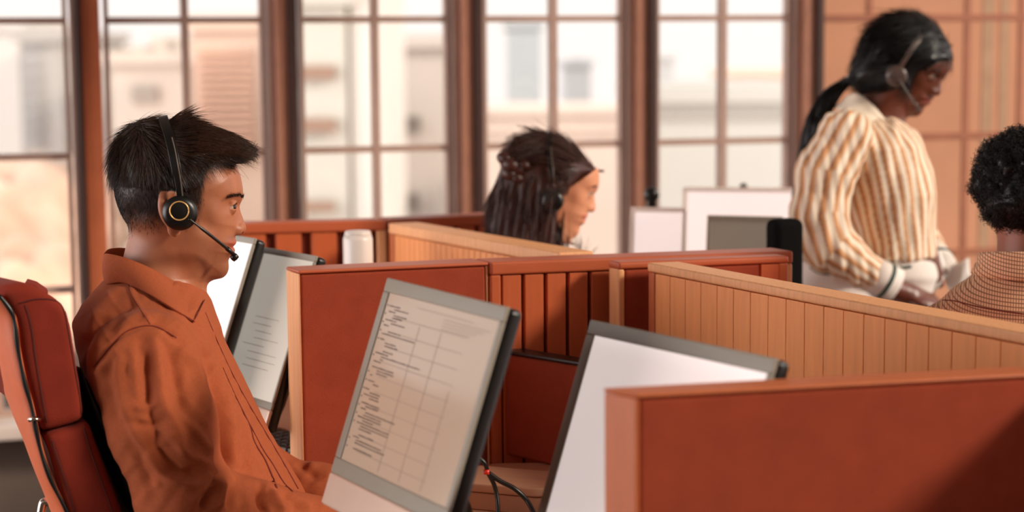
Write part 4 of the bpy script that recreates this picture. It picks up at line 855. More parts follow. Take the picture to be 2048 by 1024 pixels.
# ---- his headset
def headset(F, ear_pt, y, top_pt, scale=1., label='', ring=True, boom=None, bandpts=None, mic=True, m='black', side=-1, tip=None, silver=True):
    e = F.L(*ear_pt, -y); wpos = F.world(e[None])[0]; o = empty('headset', wpos, label, 'headset'); Mx = F.M; sc = scale
    a = MB().lathe([(.001, .010 * sc), (.019 * sc, .010 * sc), (.0235 * sc, .007 * sc), (.0245 * sc, 0), (.0235 * sc, -.006 * sc), (.017 * sc, -.0095 * sc), (.001, -.0105 * sc)], e, 44, 'y'); a.build('earcup', m, o, Mx, smooth=True)
    MB().lathe([(.001, .016 * sc), (.021 * sc, .016 * sc), (.0235 * sc, .012 * sc), (.021 * sc, .008 * sc), (.001, .008 * sc)], e, 36, 'y').build('ear_cushion', m, o, Mx, smooth=True)
    e2 = e * np.array([1, -1, 1]); MB().lathe([(.001, -.014 * sc), (.021 * sc, -.014 * sc), (.0235 * sc, -.008 * sc), (.0235 * sc, .004 * sc), (.017 * sc, .0095 * sc), (.001, .0105 * sc)], e2, 36, 'y').build('earcup', m, o, Mx, smooth=True)
    if ring:
        c = e + np.array([-.001, -.0098, .004]) ; t = MB(); pts = [c + np.array([.0128 * cos(q), -.0006 + 0.0, .0128 * sin(q)]) * np.array([1, 1, 1]) for q in np.linspace(0, 2 * pi, 49)]; t.tube(pts, .00085, 8).build('ring', 'gold', o, Mx, smooth=True)
    P = [F.L(x, yy, q) for x, yy, q in bandpts]; P = np.array(P + [p * np.array([1, -1, 1]) for p in P[::-1][1:]]); P = catmull(P, 8)
    T = np.gradient(P, axis=0); T /= np.linalg.norm(T, axis=1)[:, None]; cx = (P[0] + P[-1]) / 2 + np.array([0, 0, .02]); Nn_ = P - cx; ax = np.cross(T, Nn_); ax /= np.linalg.norm(ax, axis=1)[:, None]; Nn_ = np.cross(ax, T); Nn_ /= np.linalg.norm(Nn_, axis=1)[:, None]
    n = len(P); w = [.0048 * sc if i < n * .12 or i > n * .88 else .0066 * sc for i in range(n)]
    b = MB().strip(P, ax, Nn_, w, .0016 * sc).build('headband', m, o, Mx, bevel=.0008)
    if silver:
        k0, k1 = int(n * .03), int(n * .30); sg = -np.sign((ax[2] @ np.array([1, 0, 0]))); MB().strip(P[k0:k1] - ax[k0:k1] * sg * .0034 * sc + Nn_[k0:k1] * .0013, ax[k0:k1], Nn_[k0:k1], .0008 * sc, .0008).build('slider', 'silver', b, Mx)
    if boom:
        q = [F.L(x, yy, z) for x, yy, z in boom]; C2 = catmull(q, 6); nn = len(C2); bo_ = MB().tube(C2, [.0016 * sc + (.0007 * sc if i > nn * .2 else 0) for i in range(nn)], 10).build('boom', m, o, Mx, smooth=True)
        if mic:
            t1 = q[-1]; d = q[-1] - q[-2]; d /= np.linalg.norm(d); MB().tube([t1 - d * .022, t1 - d * .012, t1 - d * .002], [.0032, .0031, .0029], 12).build('boom_sleeve', m, bo_, Mx, smooth=True)
            s_ = np.array([d[2], 0, -d[0]]); s_ = s_ if s_[2] < 0 else -s_; c0 = t1 - s_ * .003; c1 = t1 + s_ * .0085; MB().tube([c0 - s_ * .001, c0, (c0 + c1) / 2, c1, c1 + s_ * .001], [.002, .0046, .0052, .0046, .002], 16).build('microphone', m, o, Mx, smooth=True)
    return o
headset(FM, (360, 426), .097, None, label='black headset with a gold ring worn by the person in the rust shirt', boom=[(377, 437, -.107), (420, 470, -.098), (455, 498, -.078), (471, 512, -.066)],
        bandpts=[(361, 400, -.095), (357, 365, -.098), (351, 330, -.096), (344, 295, -.086), (335, 262, -.062), (328, 243, -.032), (326, 234, 0)])

# ---- his chair
ch = empty('office_chair', FM.world(np.array([[mp(200, 1300)[0], 0, 0]]))[0], 'high-backed red upholstered office chair with a salmon rear shell', 'chair')
def shear(P):
    k = .05 + .50 * sstep(mp(300, 900)[2], mp(300, 640)[2], P[:, 2]); Q = np.zeros_like(P); Q[:, 0] = -k * (P[:, 1] + .235); return Q
def extr(name, pts, y0, y1, rnd, m, parent, h=.004, k=1, attrs=None):
    P = catmull([FM.L(x, y, -.22)[[0, 2]] for x, y in pts], 4, True); e = EXTR(P, y0, y1, rnd); lo, hi = e[1]
    G = Grid(axis((lo[0] - .02, hi[0] + .02, h)), axis((lo[1] - .02, hi[1] + .02, h * 1.5)), axis((lo[2] - .02, hi[2] + .02, h))); G.add(e, .001); o = sub(name, G, m, parent, FM.M, disp=lambda P, N: shear(P)); G.P = G.P + shear(G.P) * 0; return o, G
c1o, c1g = extr('upper_cushion', [(8, 574), (55, 563), (104, 584), (136, 610), (150, 650), (161, 720), (170, 790), (172, 825), (158, 842), (100, 858), (84, 852), (68, 800), (52, 730), (44, 680), (36, 640), (12, 600)], -.235, .13, .014, 'cushion', ch)
c2o, c2g = extr('lower_cushion', [(95, 866), (150, 850), (178, 840), (194, 880), (216, 950), (244, 1024), (272, 1100), (300, 1180), (250, 1210), (180, 1180), (142, 1080), (118, 980), (100, 900)], -.235, .15, .014, 'cushion', ch)
for g, obj, ls in ((c1g, c1o, ([(50, 610), (62, 650), (72, 720), (84, 790), (94, 845)], [(38, 607), (75, 598), (112, 602), (128, 622), (138, 670), (150, 740), (160, 800), (162, 828)])), (c2g, c2o, ([(104, 880), (120, 930), (140, 990), (150, 1030)], [(168, 856), (184, 910), (206, 970), (226, 1026)]))):
    tr = bvh_of(g.P, g.Q)
    for l in ls:
        q = onto(FM, tr, l, .0002)
        if len(q) > 3: MB().tube(q, .0011, 6).build('stitched_seam', 'seam', obj, FM.M, smooth=True)
zp = catmull([(-2, 590), (22, 622), (30, 650), (36, 700), (48, 760), (62, 810), (72, 860), (84, 910), (104, 965), (134, 1024), (170, 1110), (210, 1200)], 5)
lf = catmull([(-120, 600), (-75, 640), (-45, 680), (-18, 720), (2, 760), (18, 800), (40, 850), (66, 895), (84, 950), (100, 1024), (130, 1110), (180, 1200)], 5)
V = []; n = len(zp); kk_ = 15
for i in range(n):
    a = FM.L(*zp[i], -.225); z_ = a[2]; b = np.array([max(FM.L(*lf[i], .12)[0], a[0] - .26), 0, a[2]]); w_ = a[0] - b[0]
    for j in range(kk_):
        t = pi * j / (kk_ - 1); V.append((a[0] + .004 - w_ * (1 - cos(t)) / 2 - (.02 + .1 * w_) * sin(t), -.232 + .37 * (1 - cos(t)) / 2 - .02 * sin(t), a[2]))
Fc = [(i * kk_ + j, i * kk_ + j + 1, (i + 1) * kk_ + j + 1, (i + 1) * kk_ + j) for i in range(n - 1) for j in range(kk_ - 1)] + [tuple(range(kk_))]
me = mesh('rear_shell', V, Fc); o = link('rear_shell', me, 'shell', ch, FM.M, True, label='salmon coloured rear shell'); bm = bmesh.new(); bm.from_mesh(me); bmesh.ops.recalc_face_normals(bm, faces=bm.faces); bm.to_mesh(me); bm.free()
md = o.modifiers.new('s', 'SOLIDIFY'); md.thickness = .006; md.offset = -1
zq = [FM.L(x, y, -.234) for x, y in zp]; MB().tube(zq, [.0024 + .001 * sin(i * .37) ** 2 for i in range(len(zq))], 8).build('zip_gap', 'black', ch, FM.M, smooth=True)
zz = FM.L(68, 838, -.240); MB().tube([zz + np.array([-.006, 0, -.001]), zz + np.array([.0, -.004, .001]), zz + np.array([.008, 0, -.001])], .003, 10).build('zip_pull', 'chrome', ch, FM.M, smooth=True)
q = [FM.L(x, y, -.15) for x, y in ((52, 566), (72, 572), (94, 588))]; MB().strip(q, [(0, 1, 0)] * 3, [(0, 0, 1)] * 3, .02, .004).build('fabric_flap', 'cushion', ch, FM.M, bevel=.002)
# inner dark mesh behind his back, seat, arms, base
e, g_ = extr('back_mesh', [(200, 740), (206, 750), (215, 780), (250, 880), (300, 1000), (330, 1100), (300, 1100), (240, 1000), (205, 880), (196, 800)], -.19, .19, .01, 'black', ch, .006)
sx0 = mp(250, 1200)[0]
for nm, pr, m in (('seat', ((sx0 + .0, -.25, .40), (.50, 0, 0), (0, .5, 0), (0, 0, .085)), 'cushion'),): MB().box(*pr).build(nm, m, ch, FM.M, bevel=.03, seg=4)
for s in (-1, 1):
    MB().tube(catmull([(sx0 + .16, .27 * s, .41), (sx0 + .06, .29 * s, .50), (sx0 + .06, .29 * s, .62), (sx0 + .14, .29 * s, .66)], 6), .013, 12).build('armrest_post', 'chrome', ch, FM.M, smooth=True)
    MB().cbox((sx0 + .16, .29 * s, .675), (.24, .07, .025)).build('armrest_pad', 'black', ch, FM.M, bevel=.01, seg=3)
q = FM.L(84, 1014, -.10); MB().tube(catmull([q + np.array([.01, 0, -.16]), q + np.array([-.004, 0, -.06]), q + np.array([.0, 0, .0]), q + np.array([.012, 0, .006]), q + np.array([.05, 0, -.0])], 6), .006, 12).build('back_bracket', 'chrome', ch, FM.M, smooth=True)
MB().tube([(sx0 + .24, 0, .07), (sx0 + .24, 0, .40)], .03, 16).build('column', 'black', ch, FM.M, smooth=True)
for k in range(5):
    a = 2 * pi * k / 5 + .3; ex_ = np.array([sx0 + .24 + .25 * cos(a), .25 * sin(a), .07]); MB().tube([(sx0 + .24, 0, .10), tuple(ex_)], [.026, .016], 12).build('base_arm', 'black', ch, FM.M, smooth=True)
    MB().lathe([(.001, -.012), (.026, -.012), (.029, 0), (.026, .012), (.001, .012)], (ex_[0], ex_[1], .03), 18, 'y').build('castor', 'black', ch, FM.M, smooth=True)

# ------------------------------------------------------------------ the other people
def head_T(F, nose_px, tilt, sc, yaw=0., y=0.):
    A = rotm('Z', -yaw) @ rotm('Y', tilt); n0 = FM.L(492, 456); t = F.L(*nose_px, y); return A, t - A @ n0 * sc, sc
def put(T, p): return T[0] @ np.array(p) * T[2] + T[1]
def eyes_on(T, parent, F, m_iris='iris'):
    for s in (-1, 1):
        c = EYE.copy(); c[1] = abs(c[1]) * s; A4 = Matrix(((*(T[0][0] * T[2]), T[1][0]), (*(T[0][1] * T[2]), T[1][1]), (*(T[0][2] * T[2]), T[1][2]), (0, 0, 0, 1)))
        e = MB().lathe([(max(.0001, .0122 * sin(a)), -.0122 * cos(a)) for a in np.linspace(0, pi, 14)], c, 20, 'x').build('eye', 'eyew', parent, F.M @ A4, smooth=True)
        MB().lathe([(max(.0001, .01235 * sin(a)), .01235 * cos(a)) for a in np.linspace(0, radians(32), 5)], c, 18, 'x').build('iris', m_iris, e, F.M @ A4, smooth=True)
        b = c + np.array([.004, .0, .0165]); q = [c + np.array([.013 + .004 * cos(k) - .006 * abs(k), .018 * k * s, .017 + .002 * cos(k * 1.5)]) for k in np.linspace(-.8, 1, 8)]
        MB().tube(q, [.0012, .002, .0024, .0025, .0024, .0021, .0016, .001], 8).build('eyebrow', 'hairk', parent, F.M @ A4, smooth=True)
def lips_attr(T):
    def f(P):
        q = (P - T[1]) @ T[0] / T[2]; return lipm(q)
    return f
def under_hair(G, rel, F, region, gap=.006):
    q = G.sl(rel.bbox(), .02); X, Y, Z = G.co(q); h = rel.f(X, Y, Z); X, Y, Z = np.broadcast_arrays(X, Y, Z); u, v = F.px(np.stack([X.ravel(), Y.ravel() * 0, Z.ravel()], 1)); m = region(u, v).reshape(X.shape)
    G.V[q] = np.where(m, np.maximum(G.V[q], h + gap), G.V[q])
def rel_of(F, sil_, ctl_): return Relief([F.L(x, y)[[0, 2]] for x, y in sil_], [(*F.L(x, y, -w_ / 1000)[[0, 2]], w_ / 1000, q / 1000) for x, y, w_, q in ctl_], .002)
def hairy(name, F, sil_, ctl_, m, parent, n, ln, dirf, res=.0035, lift=.15, rad=.0006, disp=None, seg=7, jit=.08, label=None):
    r = Relief([F.L(x, y)[[0, 2]] for x, y in sil_], [(*F.L(x, y, -w / 1000)[[0, 2]], w / 1000, q / 1000) for x, y, w, q in ctl_], .002)
    lo, hi = r.bbox(); G = Grid(axis((lo[0] - .01, hi[0] + .01, res)), axis((lo[1] - .01, hi[1] + .01, res)), axis((lo[2] - .01, hi[2] + .01, res))); G.add((r.f, (lo, hi)), .001)
    o = sub(name, G, m, parent, F.M, disp=disp, label=label); P, N = sample_surface(G.P, G.Q, n); link('hair_strands', strand_mesh('hair_strands', P, grow(P - N * .002, N, dirf, np.full(n, ln), seg, lift, jit), rad), m, o, F.M, True); return o, G

# ---- seated woman by the window
FW = Frame(1120, 400, 3.7); w = lambda x, y, yy=0.: FW.L(x, y, yy)
TW = head_T(FW, (1191, 418), 11, .915)
G = Grid(axis((-.35, -.13, .02), (-.13, .13, .0026), (.13, .55, .0065)), axis((-.3, -.1, .01), (-.1, .1, .0026), (.1, .3, .01)), axis((-.02, .7, .02), (.7, .95, .006), (.95, 1.28, .0026)))
add_head(G, TW, sc=TW[2]); G.add(RC(w(1105, 430), w(1085, 530), .045, .050), .012)
wt = [(w(1090, y)[2], w(c, y)[0], 0, h / 973, hy) for y, c, h, hy in ((505, 1085, 62, .07), (535, 1078, 95, .13), (575, 1075, 108, .17), (650, 1078, 110, .155), (760, 1085, 100, .14), (880, 1095, 110, .155), (950, 1100, 120, .165))]
G.add(LOFT([(a, b, c, d - .008, e - .008) for a, b, c, d, e in wt]), .02)
for s in (-1, 1):
    sh = w(1078, 590) + np.array([0, .15 * s, 0]); el = w(1110, 790) + np.array([0, .2 * s, 0]); wr = w(1290, 775) + np.array([0, .1 * s, 0]); G.add(chain([sh, el, wr], [.045, .036, .025]), .02)
    d = wr - el; G.add(hand(wr + d / np.linalg.norm(d) * .02, d, (0, .2 * s, 1), (0, -s, 0), .45, .9), .004)
    hp = w(1100, 960) * np.array([1, 0, 1]) + np.array([0, .09 * s, 0]); kn = hp + np.array([.42, .02 * s, .02]); an = kn + np.array([0, 0, -.40]); G.add(chain([hp, kn, an, an + np.array([.16, 0, -.05])], [.08, .052, .034, .03]), .02)
HW = ([(955, 560), (962, 500), (970, 455), (980, 410), (992, 365), (1003, 335), (1012, 308), (1030, 284), (1052, 271), (1078, 266), (1102, 271), (1126, 281), (1150, 296), (1172, 315), (1188, 332), (1196, 342), (1183, 348), (1166, 360), (1148, 374), (1136, 388), (1124, 402), (1122, 430), (1128, 462), (1136, 500), (1140, 560)],
    [(1060, 300, 55, 50), (1110, 310, 58, 50), (1150, 325, 55, 40), (1178, 338, 34, 24), (1040, 330, 62, 50), (1080, 350, 82, 50), (1120, 355, 80, 40), (1140, 370, 72, 24), (1010, 360, 52, 40), (1060, 400, 84, 50), (1105, 410, 80, 30), (1020, 440, 74, 45), (1080, 460, 80, 40), (1000, 520, 84, 40), (1060, 540, 96, 40), (1110, 520, 84, 30)])
under_hair(G, rel_of(FW, *HW), FW, lambda u, v: (v < 332 + (1196 - u) * .66) & (u > 1090) & (u < 1215) | (v < 345) & (u <= 1090))
wom = sub('person', G, 'skinf', None, FW.M, attrs=dict(lip=lips_attr(TW))); tag(wom, 'seated person with long chestnut hair half pinned up, in a black headset, facing right', 'person')
eyes_on(TW, wom, FW)
wd = lambda p: (lambda d: d / (np.linalg.norm(d, axis=1)[:, None] + 1e-6))(np.where(((FW.px(p)[1] < 335) | (FW.px(p)[0] > 1118))[:, None], (w(1030, 335) - p) * np.array([1, .3, 1]), np.array([-.12, 0, -1.]) + 0 * p))
o, g_ = hairy('hair', FW, *HW, 'hairb', wom, 5200, .06, wd, .0035, .10, .0009,
    disp=lambda P, N: N * (.0025 * np.sin(FW.px(P)[0] * .35 + FW.px(P)[1] * .05) * sstep(340, 400, FW.px(P)[1]))[:, None], label='long chestnut hair half pinned up')
t = MB()
for k, (x, y, r) in enumerate(((1010, 318, .013), (1022, 330, .016), (1036, 338, .014), (1048, 330, .011), (1020, 348, .014), (1034, 356, .011))):
    a = [w(x - 12, y - 6, -.05), w(x, y, -.068 - .004 * (k % 2)), w(x + 14, y + 8, -.06)]; t.tube(catmull(a, 5), [r * q for q in (.3, .6, .8, .95, 1, 1, .95, .85, .7, .5, .3)], 12)
t.build('pinned_twist', 'hairb', o, FW.M, smooth=True)
t = MB(); wr_ = np.random.default_rng(4)
for k in range(9):
    a = w(1168 + k * 2, 330 + k); t.tube(catmull([a, w(1190 + k, 338 + k * .6), w(1204 + k * .8, 342 + wr_.uniform(-3, 3))], 4), [.002, .002, .0018, .0015, .0013, .001, .0008, .0006, .0004], 6)
t.build('loose_wisps', 'hairb', o, FW.M, smooth=True)
G = Grid(axis((-.2, .42, .007)), axis((-.3, .3, .007)), axis((.5, 1.08, .007))); G.add(LOFT([a for a in wt if a[0] > .52], .01), .01)
for s in (-1, 1):
    sh = w(1078, 590) + np.array([0, .15 * s, 0]); el = w(1110, 790) + np.array([0, .2 * s, 0]); wr = w(1290, 775) + np.array([0, .1 * s, 0]); G.add(chain([sh, el, wr], [.058, .05, .038]), .02)
sub('blouse', G, 'whitecloth', wom, FW.M)
TB = None
collar(FW, [(1062, 498, 0), (1068, 497, -.03), (1090, 494, -.050), (1120, 490, -.050), (1140, 490, -.035), (1152, 494, -.012)], [(1056, 520, 0), (1060, 522, -.045), (1085, 526, -.075), (1120, 520, -.075), (1150, 512, -.05), (1156, 502, -.02)], 'whitecloth', wom, k=4)
G = Grid(axis((-.2, .7, .012)), axis((-.28, .28, .012)), axis((.04, .7, .012))); G.add(LOFT([a for a in wt if a[0] < .66], .02), .01)
for s in (-1, 1):
    hp = w(1100, 960) * np.array([1, 0, 1]) + np.array([0, .09 * s, 0]); kn = hp + np.array([.42, .02 * s, .02]); G.add(chain([hp, kn, kn + np.array([0, 0, -.38])], [.095, .066, .05]), .02)
sub('trousers', G, 'trousers', wom, FW.M)
headset(FW, (1105, 402), .088, None, .92, 'black headset with silver band sliders on the seated person with chestnut hair', ring=False, boom=None,
        bandpts=[(1106, 380, -.088), (1104, 350, -.090), (1101, 320, -.078), (1099, 292, -.055), (1098, 273, -.028), (1098, 265, 0)])
def simple_chair(F, x, y_top, label, seat_z=.45, w_=.46, m='cushion', back_x=None):
    o_ = F.L(x, y_top); cx = o_[0]; e = empty('office_chair', F.world(np.array([[cx + .2, 0, 0]]))[0], label, 'chair')
    MB().box((cx - .03, -w_ / 2, seat_z + .02), (.06, 0, 0), (0, w_, 0), (-.06, 0, o_[2] - seat_z)).build('backrest', m, e, F.M, bevel=.025, seg=3)
    MB().box((cx, -w_ / 2, seat_z - .09), (.48, 0, 0), (0, w_, 0), (0, 0, .08)).build('seat', m, e, F.M, bevel=.03, seg=3)
    MB().tube([(cx + .22, 0, .07), (cx + .22, 0, seat_z - .08)], .028, 14).build('column', 'black', e, F.M, smooth=True)
    for k in range(5):
        a = 2 * pi * k / 5; q = (cx + .22 + .22 * cos(a), .22 * sin(a), .07); MB().tube([(cx + .22, 0, .10), q], [.024, .015], 10).build('base_arm', 'black', e, F.M, smooth=True)
        MB().lathe([(.001, -.012), (.026, -.012), (.029, 0), (.026, .012), (.001, .012)], (q[0], q[1], .03), 16, 'y').build('castor', 'black', e, F.M, smooth=True)
    return e
simple_chair(FW, 962, 640, 'red chair under the seated person with chestnut hair', w_=.30)

# ---- standing woman
FS = Frame(1790, 300, 4.0); w = lambda x, y, yy=0.: FS.L(x, y, yy)
TS_ = head_T(FS, (1880, 187), 21, .97, 24, -.01)
G = Grid(axis((-.34, -.14, .01), (-.14, .14, .0028), (.14, .24, .004)), axis((-.28, -.12, .005), (-.12, .12, .0028), (.12, .28, .01)), axis((-.02, .78, .02), (.78, 1.0, .0045), (1.0, 1.25, .006), (1.25, 1.52, .0028)))
add_head(G, TS_, sc=TS_[2]); G.add(chain([w(1800, 150), w(1762, 215), w(1742, 262)], [.048, .044, .052]), .012); G.add(RC(w(1784, 232), w(1796, 300), .02, .028), .03)
st = [(w(1780, y)[2], w(c, y)[0], 0, h / 900, hy) for y, c, h, hy in ((232, 1728, 58, .075), (258, 1742, 82, .125), (290, 1752, 92, .155), (340, 1762, 98, .16), (385, 1772, 98, .15), (430, 1778, 90, .14), (475, 1786, 82, .13), (511, 1790, 79, .128), (530, 1790, 62, .115))]
G.add(LOFT([(a, b, c, d - .01, e - .01) for a, b, c, d, e in st]), .02)
near = [w(1690, 275, -.14), w(1652, 345, -.165), w(1638, 430, -.18), w(1655, 488, -.185), w(1764, 562, -.14)]; hnear = w(1805, 585, -.13)
far = [w(1745, 280, .14), w(1790, 400, .19), w(1830, 480, .17), w(1868, 512, .08)]
G.add(chain(near + [hnear], [.045, .042, .038, .036, .025, .023]), .015); G.add(hand(hnear, w(1870, 606, -.10) - hnear, (.2, -.3, 1), (.1, 1, .2), .25, .95), .004)
G.add(chain(far, [.045, .04, .034, .024]), .015); G.add(hand(far[-1], w(1872, 560, -.02) - far[-1], (.9, .1, .5), (0, -1, .1), 1.0, .95), .004)
pel = w(1690, 600)
for s in (-1, 1): G.add(chain([pel + np.array([0, .085 * s, 0]), pel + np.array([.0, .09 * s, -.38]), pel + np.array([-.03, .09 * s, -.78]), pel + np.array([.10, .1 * s, -.84])], [.09, .06, .038, .03]), .02)
G.add(RC(w(1785, 520), pel, .10, .12), .03)
HS = ([(1698, 150), (1712, 112), (1726, 80), (1748, 48), (1778, 30), (1812, 24), (1845, 30), (1872, 48), (1893, 76), (1905, 104), (1902, 122), (1886, 128), (1864, 136), (1844, 148), (1830, 164), (1822, 182), (1800, 180), (1776, 186), (1748, 186), (1722, 178), (1700, 168)],
    [(1760, 60, 52, 50), (1810, 55, 58, 50), (1860, 75, 54, 40), (1888, 105, 42, 26), (1740, 100, 62, 50), (1790, 100, 80, 60), (1840, 110, 80, 45), (1868, 122, 70, 26), (1730, 140, 55, 40), (1780, 150, 80, 40), (1820, 150, 80, 30), (1745, 172, 50, 24), (1795, 172, 74, 24)])
under_hair(G, rel_of(FS, *HS), FS, lambda u, v: (v < 106 + (1905 - u) * .58) & (v < 140))
sw = sub('person', G, 'skind', None, FS.M, attrs=dict(lip=lips_attr(TS_))); tag(sw, 'standing person in a cream and ochre striped blouse and white trousers, leaning over the partition', 'person')
eyes_on(TS_, sw, FS)
sd = lambda p: (lambda d: d / (np.linalg.norm(d, axis=1)[:, None] + 1e-6))((w(1690, 160) - p) * np.array([1, .4, 1]))
o, g_ = hairy('hair', FS, *HS, 'hairk', sw, 5000, .05, sd, .0035, .06, .0006, label='black hair tied in a low ponytail')
pt = catmull([w(1705, 158), w(1672, 178, -.01), w(1645, 215, -.02), w(1625, 265, -.03), w(1610, 325, -.03), w(1600, 385, -.03), w(1593, 440, -.03)], 6); n_ = len(pt)
P_t = []
for k in range(420):
    a = RNG.random() * 2 * pi; r = .017 * sqrt(RNG.random()); ph = RNG.random() * .6; e = [pt[i] + (np.array([cos(a) * r, sin(a) * r, .3 * sin(a) * r]) * (.5 + .9 * sin(min(1, i / n_ * 1.3 + .12) * pi * .85))) + .002 * np.array([sin(i * .8 + k), cos(i * .7 + k), 0]) for i in range(n_)]; P_t.append(e)
link('ponytail', strand_mesh('ponytail', None, np.array(P_t), .0022, .3), 'hairk', o, FS.M, True)
MB().tube(catmull([w(1712, 150, -.0), w(1704, 162, 0), w(1698, 172, 0)], 4), .016, 14).build('hair_tie', 'whitecloth', o, FS.M, smooth=True)
# blouse
def stripe_mat(name, base, c2, c3):
    m = mat(name, base, .75, var=.04, vscale=30, sheen=.1); add_attr_mix(m, 'ochre', c2, 1.); add_attr_mix(m, 'brown', c3, 1.); return m
M['blouse'] = stripe_mat('striped_blouse_cloth', (244, 228, 206), (214, 156, 104), (150, 92, 62))
def st_attr(phase):
    return dict(ochre=lambda P: sstep(-.15, .35, np.sin(phase(P))), brown=lambda P: sstep(.86, .97, np.sin(phase(P) + .9)) * .9)
def arm_phase(pts, k=15):
    pts = np.array(pts)
    def f(P):
        best = np.full(len(P), 1e9); ph = np.zeros(len(P))
        for i in range(len(pts) - 1):
            a, b = pts[i], pts[i + 1]; d = (b - a) / np.linalg.norm(b - a); e1 = np.array([0, 1., 0]) - d * d[1]; e1 /= np.linalg.norm(e1); e2 = np.cross(d, e1); q = P - a; t = np.clip(q @ d, 0, np.linalg.norm(b - a)); r = q - t[:, None] * d; dd = np.linalg.norm(r, axis=1)
            m_ = dd < best; best = np.minimum(best, dd); ph = np.where(m_, np.arctan2(r @ e2, -(r @ e1)) * k, ph)
        return ph
    return f
SA = np.array(sorted(st))
def torso_phase(P):
    cx = np.interp(P[:, 2], SA[:, 0], SA[:, 1]); h = np.interp(P[:, 2], SA[:, 0], SA[:, 3]); return np.arctan2(P[:, 1] * .65, P[:, 0] - cx) * 30
def vfold(F, amp, fr, lo=-1e9, vis=True):
    def f(P, N):
        u, v = F.px(P); return N * (amp * (np.sin(u * fr + v * .03) + .6 * np.sin(u * fr * 1.9 - v * .05)))[:, None]
    return f
G = Grid(axis((-.24, .2, .0034)), axis((-.2, .2, .0045)), axis((.90, 1.34, .004))); G.add(LOFT([(a, b, c, d + .004, e + .004) for a, b, c, d, e in st if a > w(1780, 512)[2]], .008), .01)
bl = sub('blouse', G, 'blouse', sw, FS.M, vfold(FS, .0022, .13), st_attr(torso_phase), label='cream blouse with ochre and brown stripes')
for pts, rs, yl in ((near[:-1] + [w(1735, 545, -.15)], [.062, .060, .058, .058, .040], 'near'), (far, [.058, .058, .052, .034], 'far')):
    pts = [np.array(p) for p in pts]; lo = np.min(pts, 0) - .08; hi = np.max(pts, 0) + .08
    G = Grid(axis((lo[0], hi[0], .0034)), axis((lo[1], hi[1], .0036)), axis((lo[2], hi[2], .0034))); G.add(chain(pts, rs), .02)
    sub('sleeve', G, 'blouse', bl, FS.M, vfold(FS, .0022, .16), st_attr(arm_phase(pts, 13)))
def cuff(a, b, r0, r1, parent):
    a, b = np.array(a), np.array(b); c = MB().tube([a, a + (b - a) * .5, b], [r0, (r0 + r1) / 2, r1], 24).build('cuff', 'whitecloth', parent, FS.M, smooth=True)
    MB().tube([a + (b - a) * .56, a + (b - a) * .68], [r0 * .44 + r1 * .56 + .002, r0 * .32 + r1 * .68 + .002], 24).build('cuff_stripe', 'green', c, FS.M, smooth=True)
cuff(w(1736, 544, -.15), w(1786, 572, -.13), .039, .042, bl); cuff(w(1862, 505, .09), w(1885, 535, .04), .036, .034, bl)
collar(FS, [(1690, 196, 0), (1696, 192, -.035), (1716, 188, -.058), (1745, 210, -.062), (1775, 245, -.05), (1806, 285, -.02), (1815, 300, -.005)], [(1668, 215, 0), (1676, 218, -.06), (1700, 226, -.095), (1738, 252, -.10), (1772, 285, -.09), (1803, 310, -.06), (1817, 316, -.012)], 'blouse', bl, k=4)
# trousers
G = Grid(axis((-.36, .2, .006)), axis((-.24, .24, .007)), axis((.04, .99, .007))); G.add(LOFT([(w(1780, 545)[2], w(1768, 545)[0], 0, .11, .13), (w(1780, 522)[2], w(1785, 522)[0], 0, .088, .125), (w(1780, 508)[2], w(1790, 508)[0], 0, .084, .12)], .006), .01)
G.add(RC(w(1770, 548), pel, .112, .142), .03)
for s in (-1, 1): G.add(chain([pel + np.array([0, .085 * s, 0]), pel + np.array([.0, .09 * s, -.38]), pel + np.array([-.03, .09 * s, -.76])], [.11, .085, .08]), .02)
tr = sub('trousers', G, 'whitecloth', sw, FS.M, label='white trousers with dark green trim')
TT = bvh_of(G.P, G.Q)
for ln_ in ([(1775, 533), (1800, 536), (1822, 533)], [(1622, 535), (1640, 545), (1668, 549), (1690, 548)]):
    q = onto(FS, TT, ln_, .001)
    if len(q) > 3: MB().tube(q, .0035, 8).build('green_trim', 'green', tr, FS.M, smooth=True)
headset(FS, (1793, 152), .086, None, .95, 'dark headset with a slim boom on the standing person', ring=False, m='greyplastic', boom=[(1798, 158, -.098), (1812, 182, -.094), (1830, 208, -.085), (1838, 218, -.078)],
        bandpts=[(1797, 140, -.088), (1812, 116, -.090), (1828, 92, -.080), (1843, 72, -.060), (1856, 58, -.034), (1866, 50, 0)])
for k, (pts, lb) in enumerate((([(1886, 545), (1938, 520), (1942, 556), (1900, 590)], 'loose white sheet of paper nearest the curly-haired person, held by the standing person'), ([(1842, 520), (1880, 505), (1900, 545), (1868, 592)], 'crumpled white sheet of paper under the standing person\'s far hand'))):
    q = [w(x, y, .03 - .04 * k) + np.array([0, .02 * (i % 2), 0]) for i, (x, y) in enumerate(pts)]; V = []; n_ = 9
    for i in range(n_):
        for j in range(n_):
            a, b = i / (n_ - 1), j / (n_ - 1); p = (q[0] * (1 - a) + q[1] * a) * (1 - b) + (q[3] * (1 - a) + q[2] * a) * b; V.append(p + np.array([0, .008 * sin(a * 5 + b * 3 + k), .004 * cos(b * 6)]))
    me = mesh('paper', V, [(i * n_ + j, i * n_ + j + 1, (i + 1) * n_ + j + 1, (i + 1) * n_ + j) for i in range(n_ - 1) for j in range(n_ - 1)]); po = link('paper', me, 'paper', None, FS.M, True); tag(po, lb, 'paper'); md = po.modifiers.new('s', 'SOLIDIFY'); md.thickness = .0012

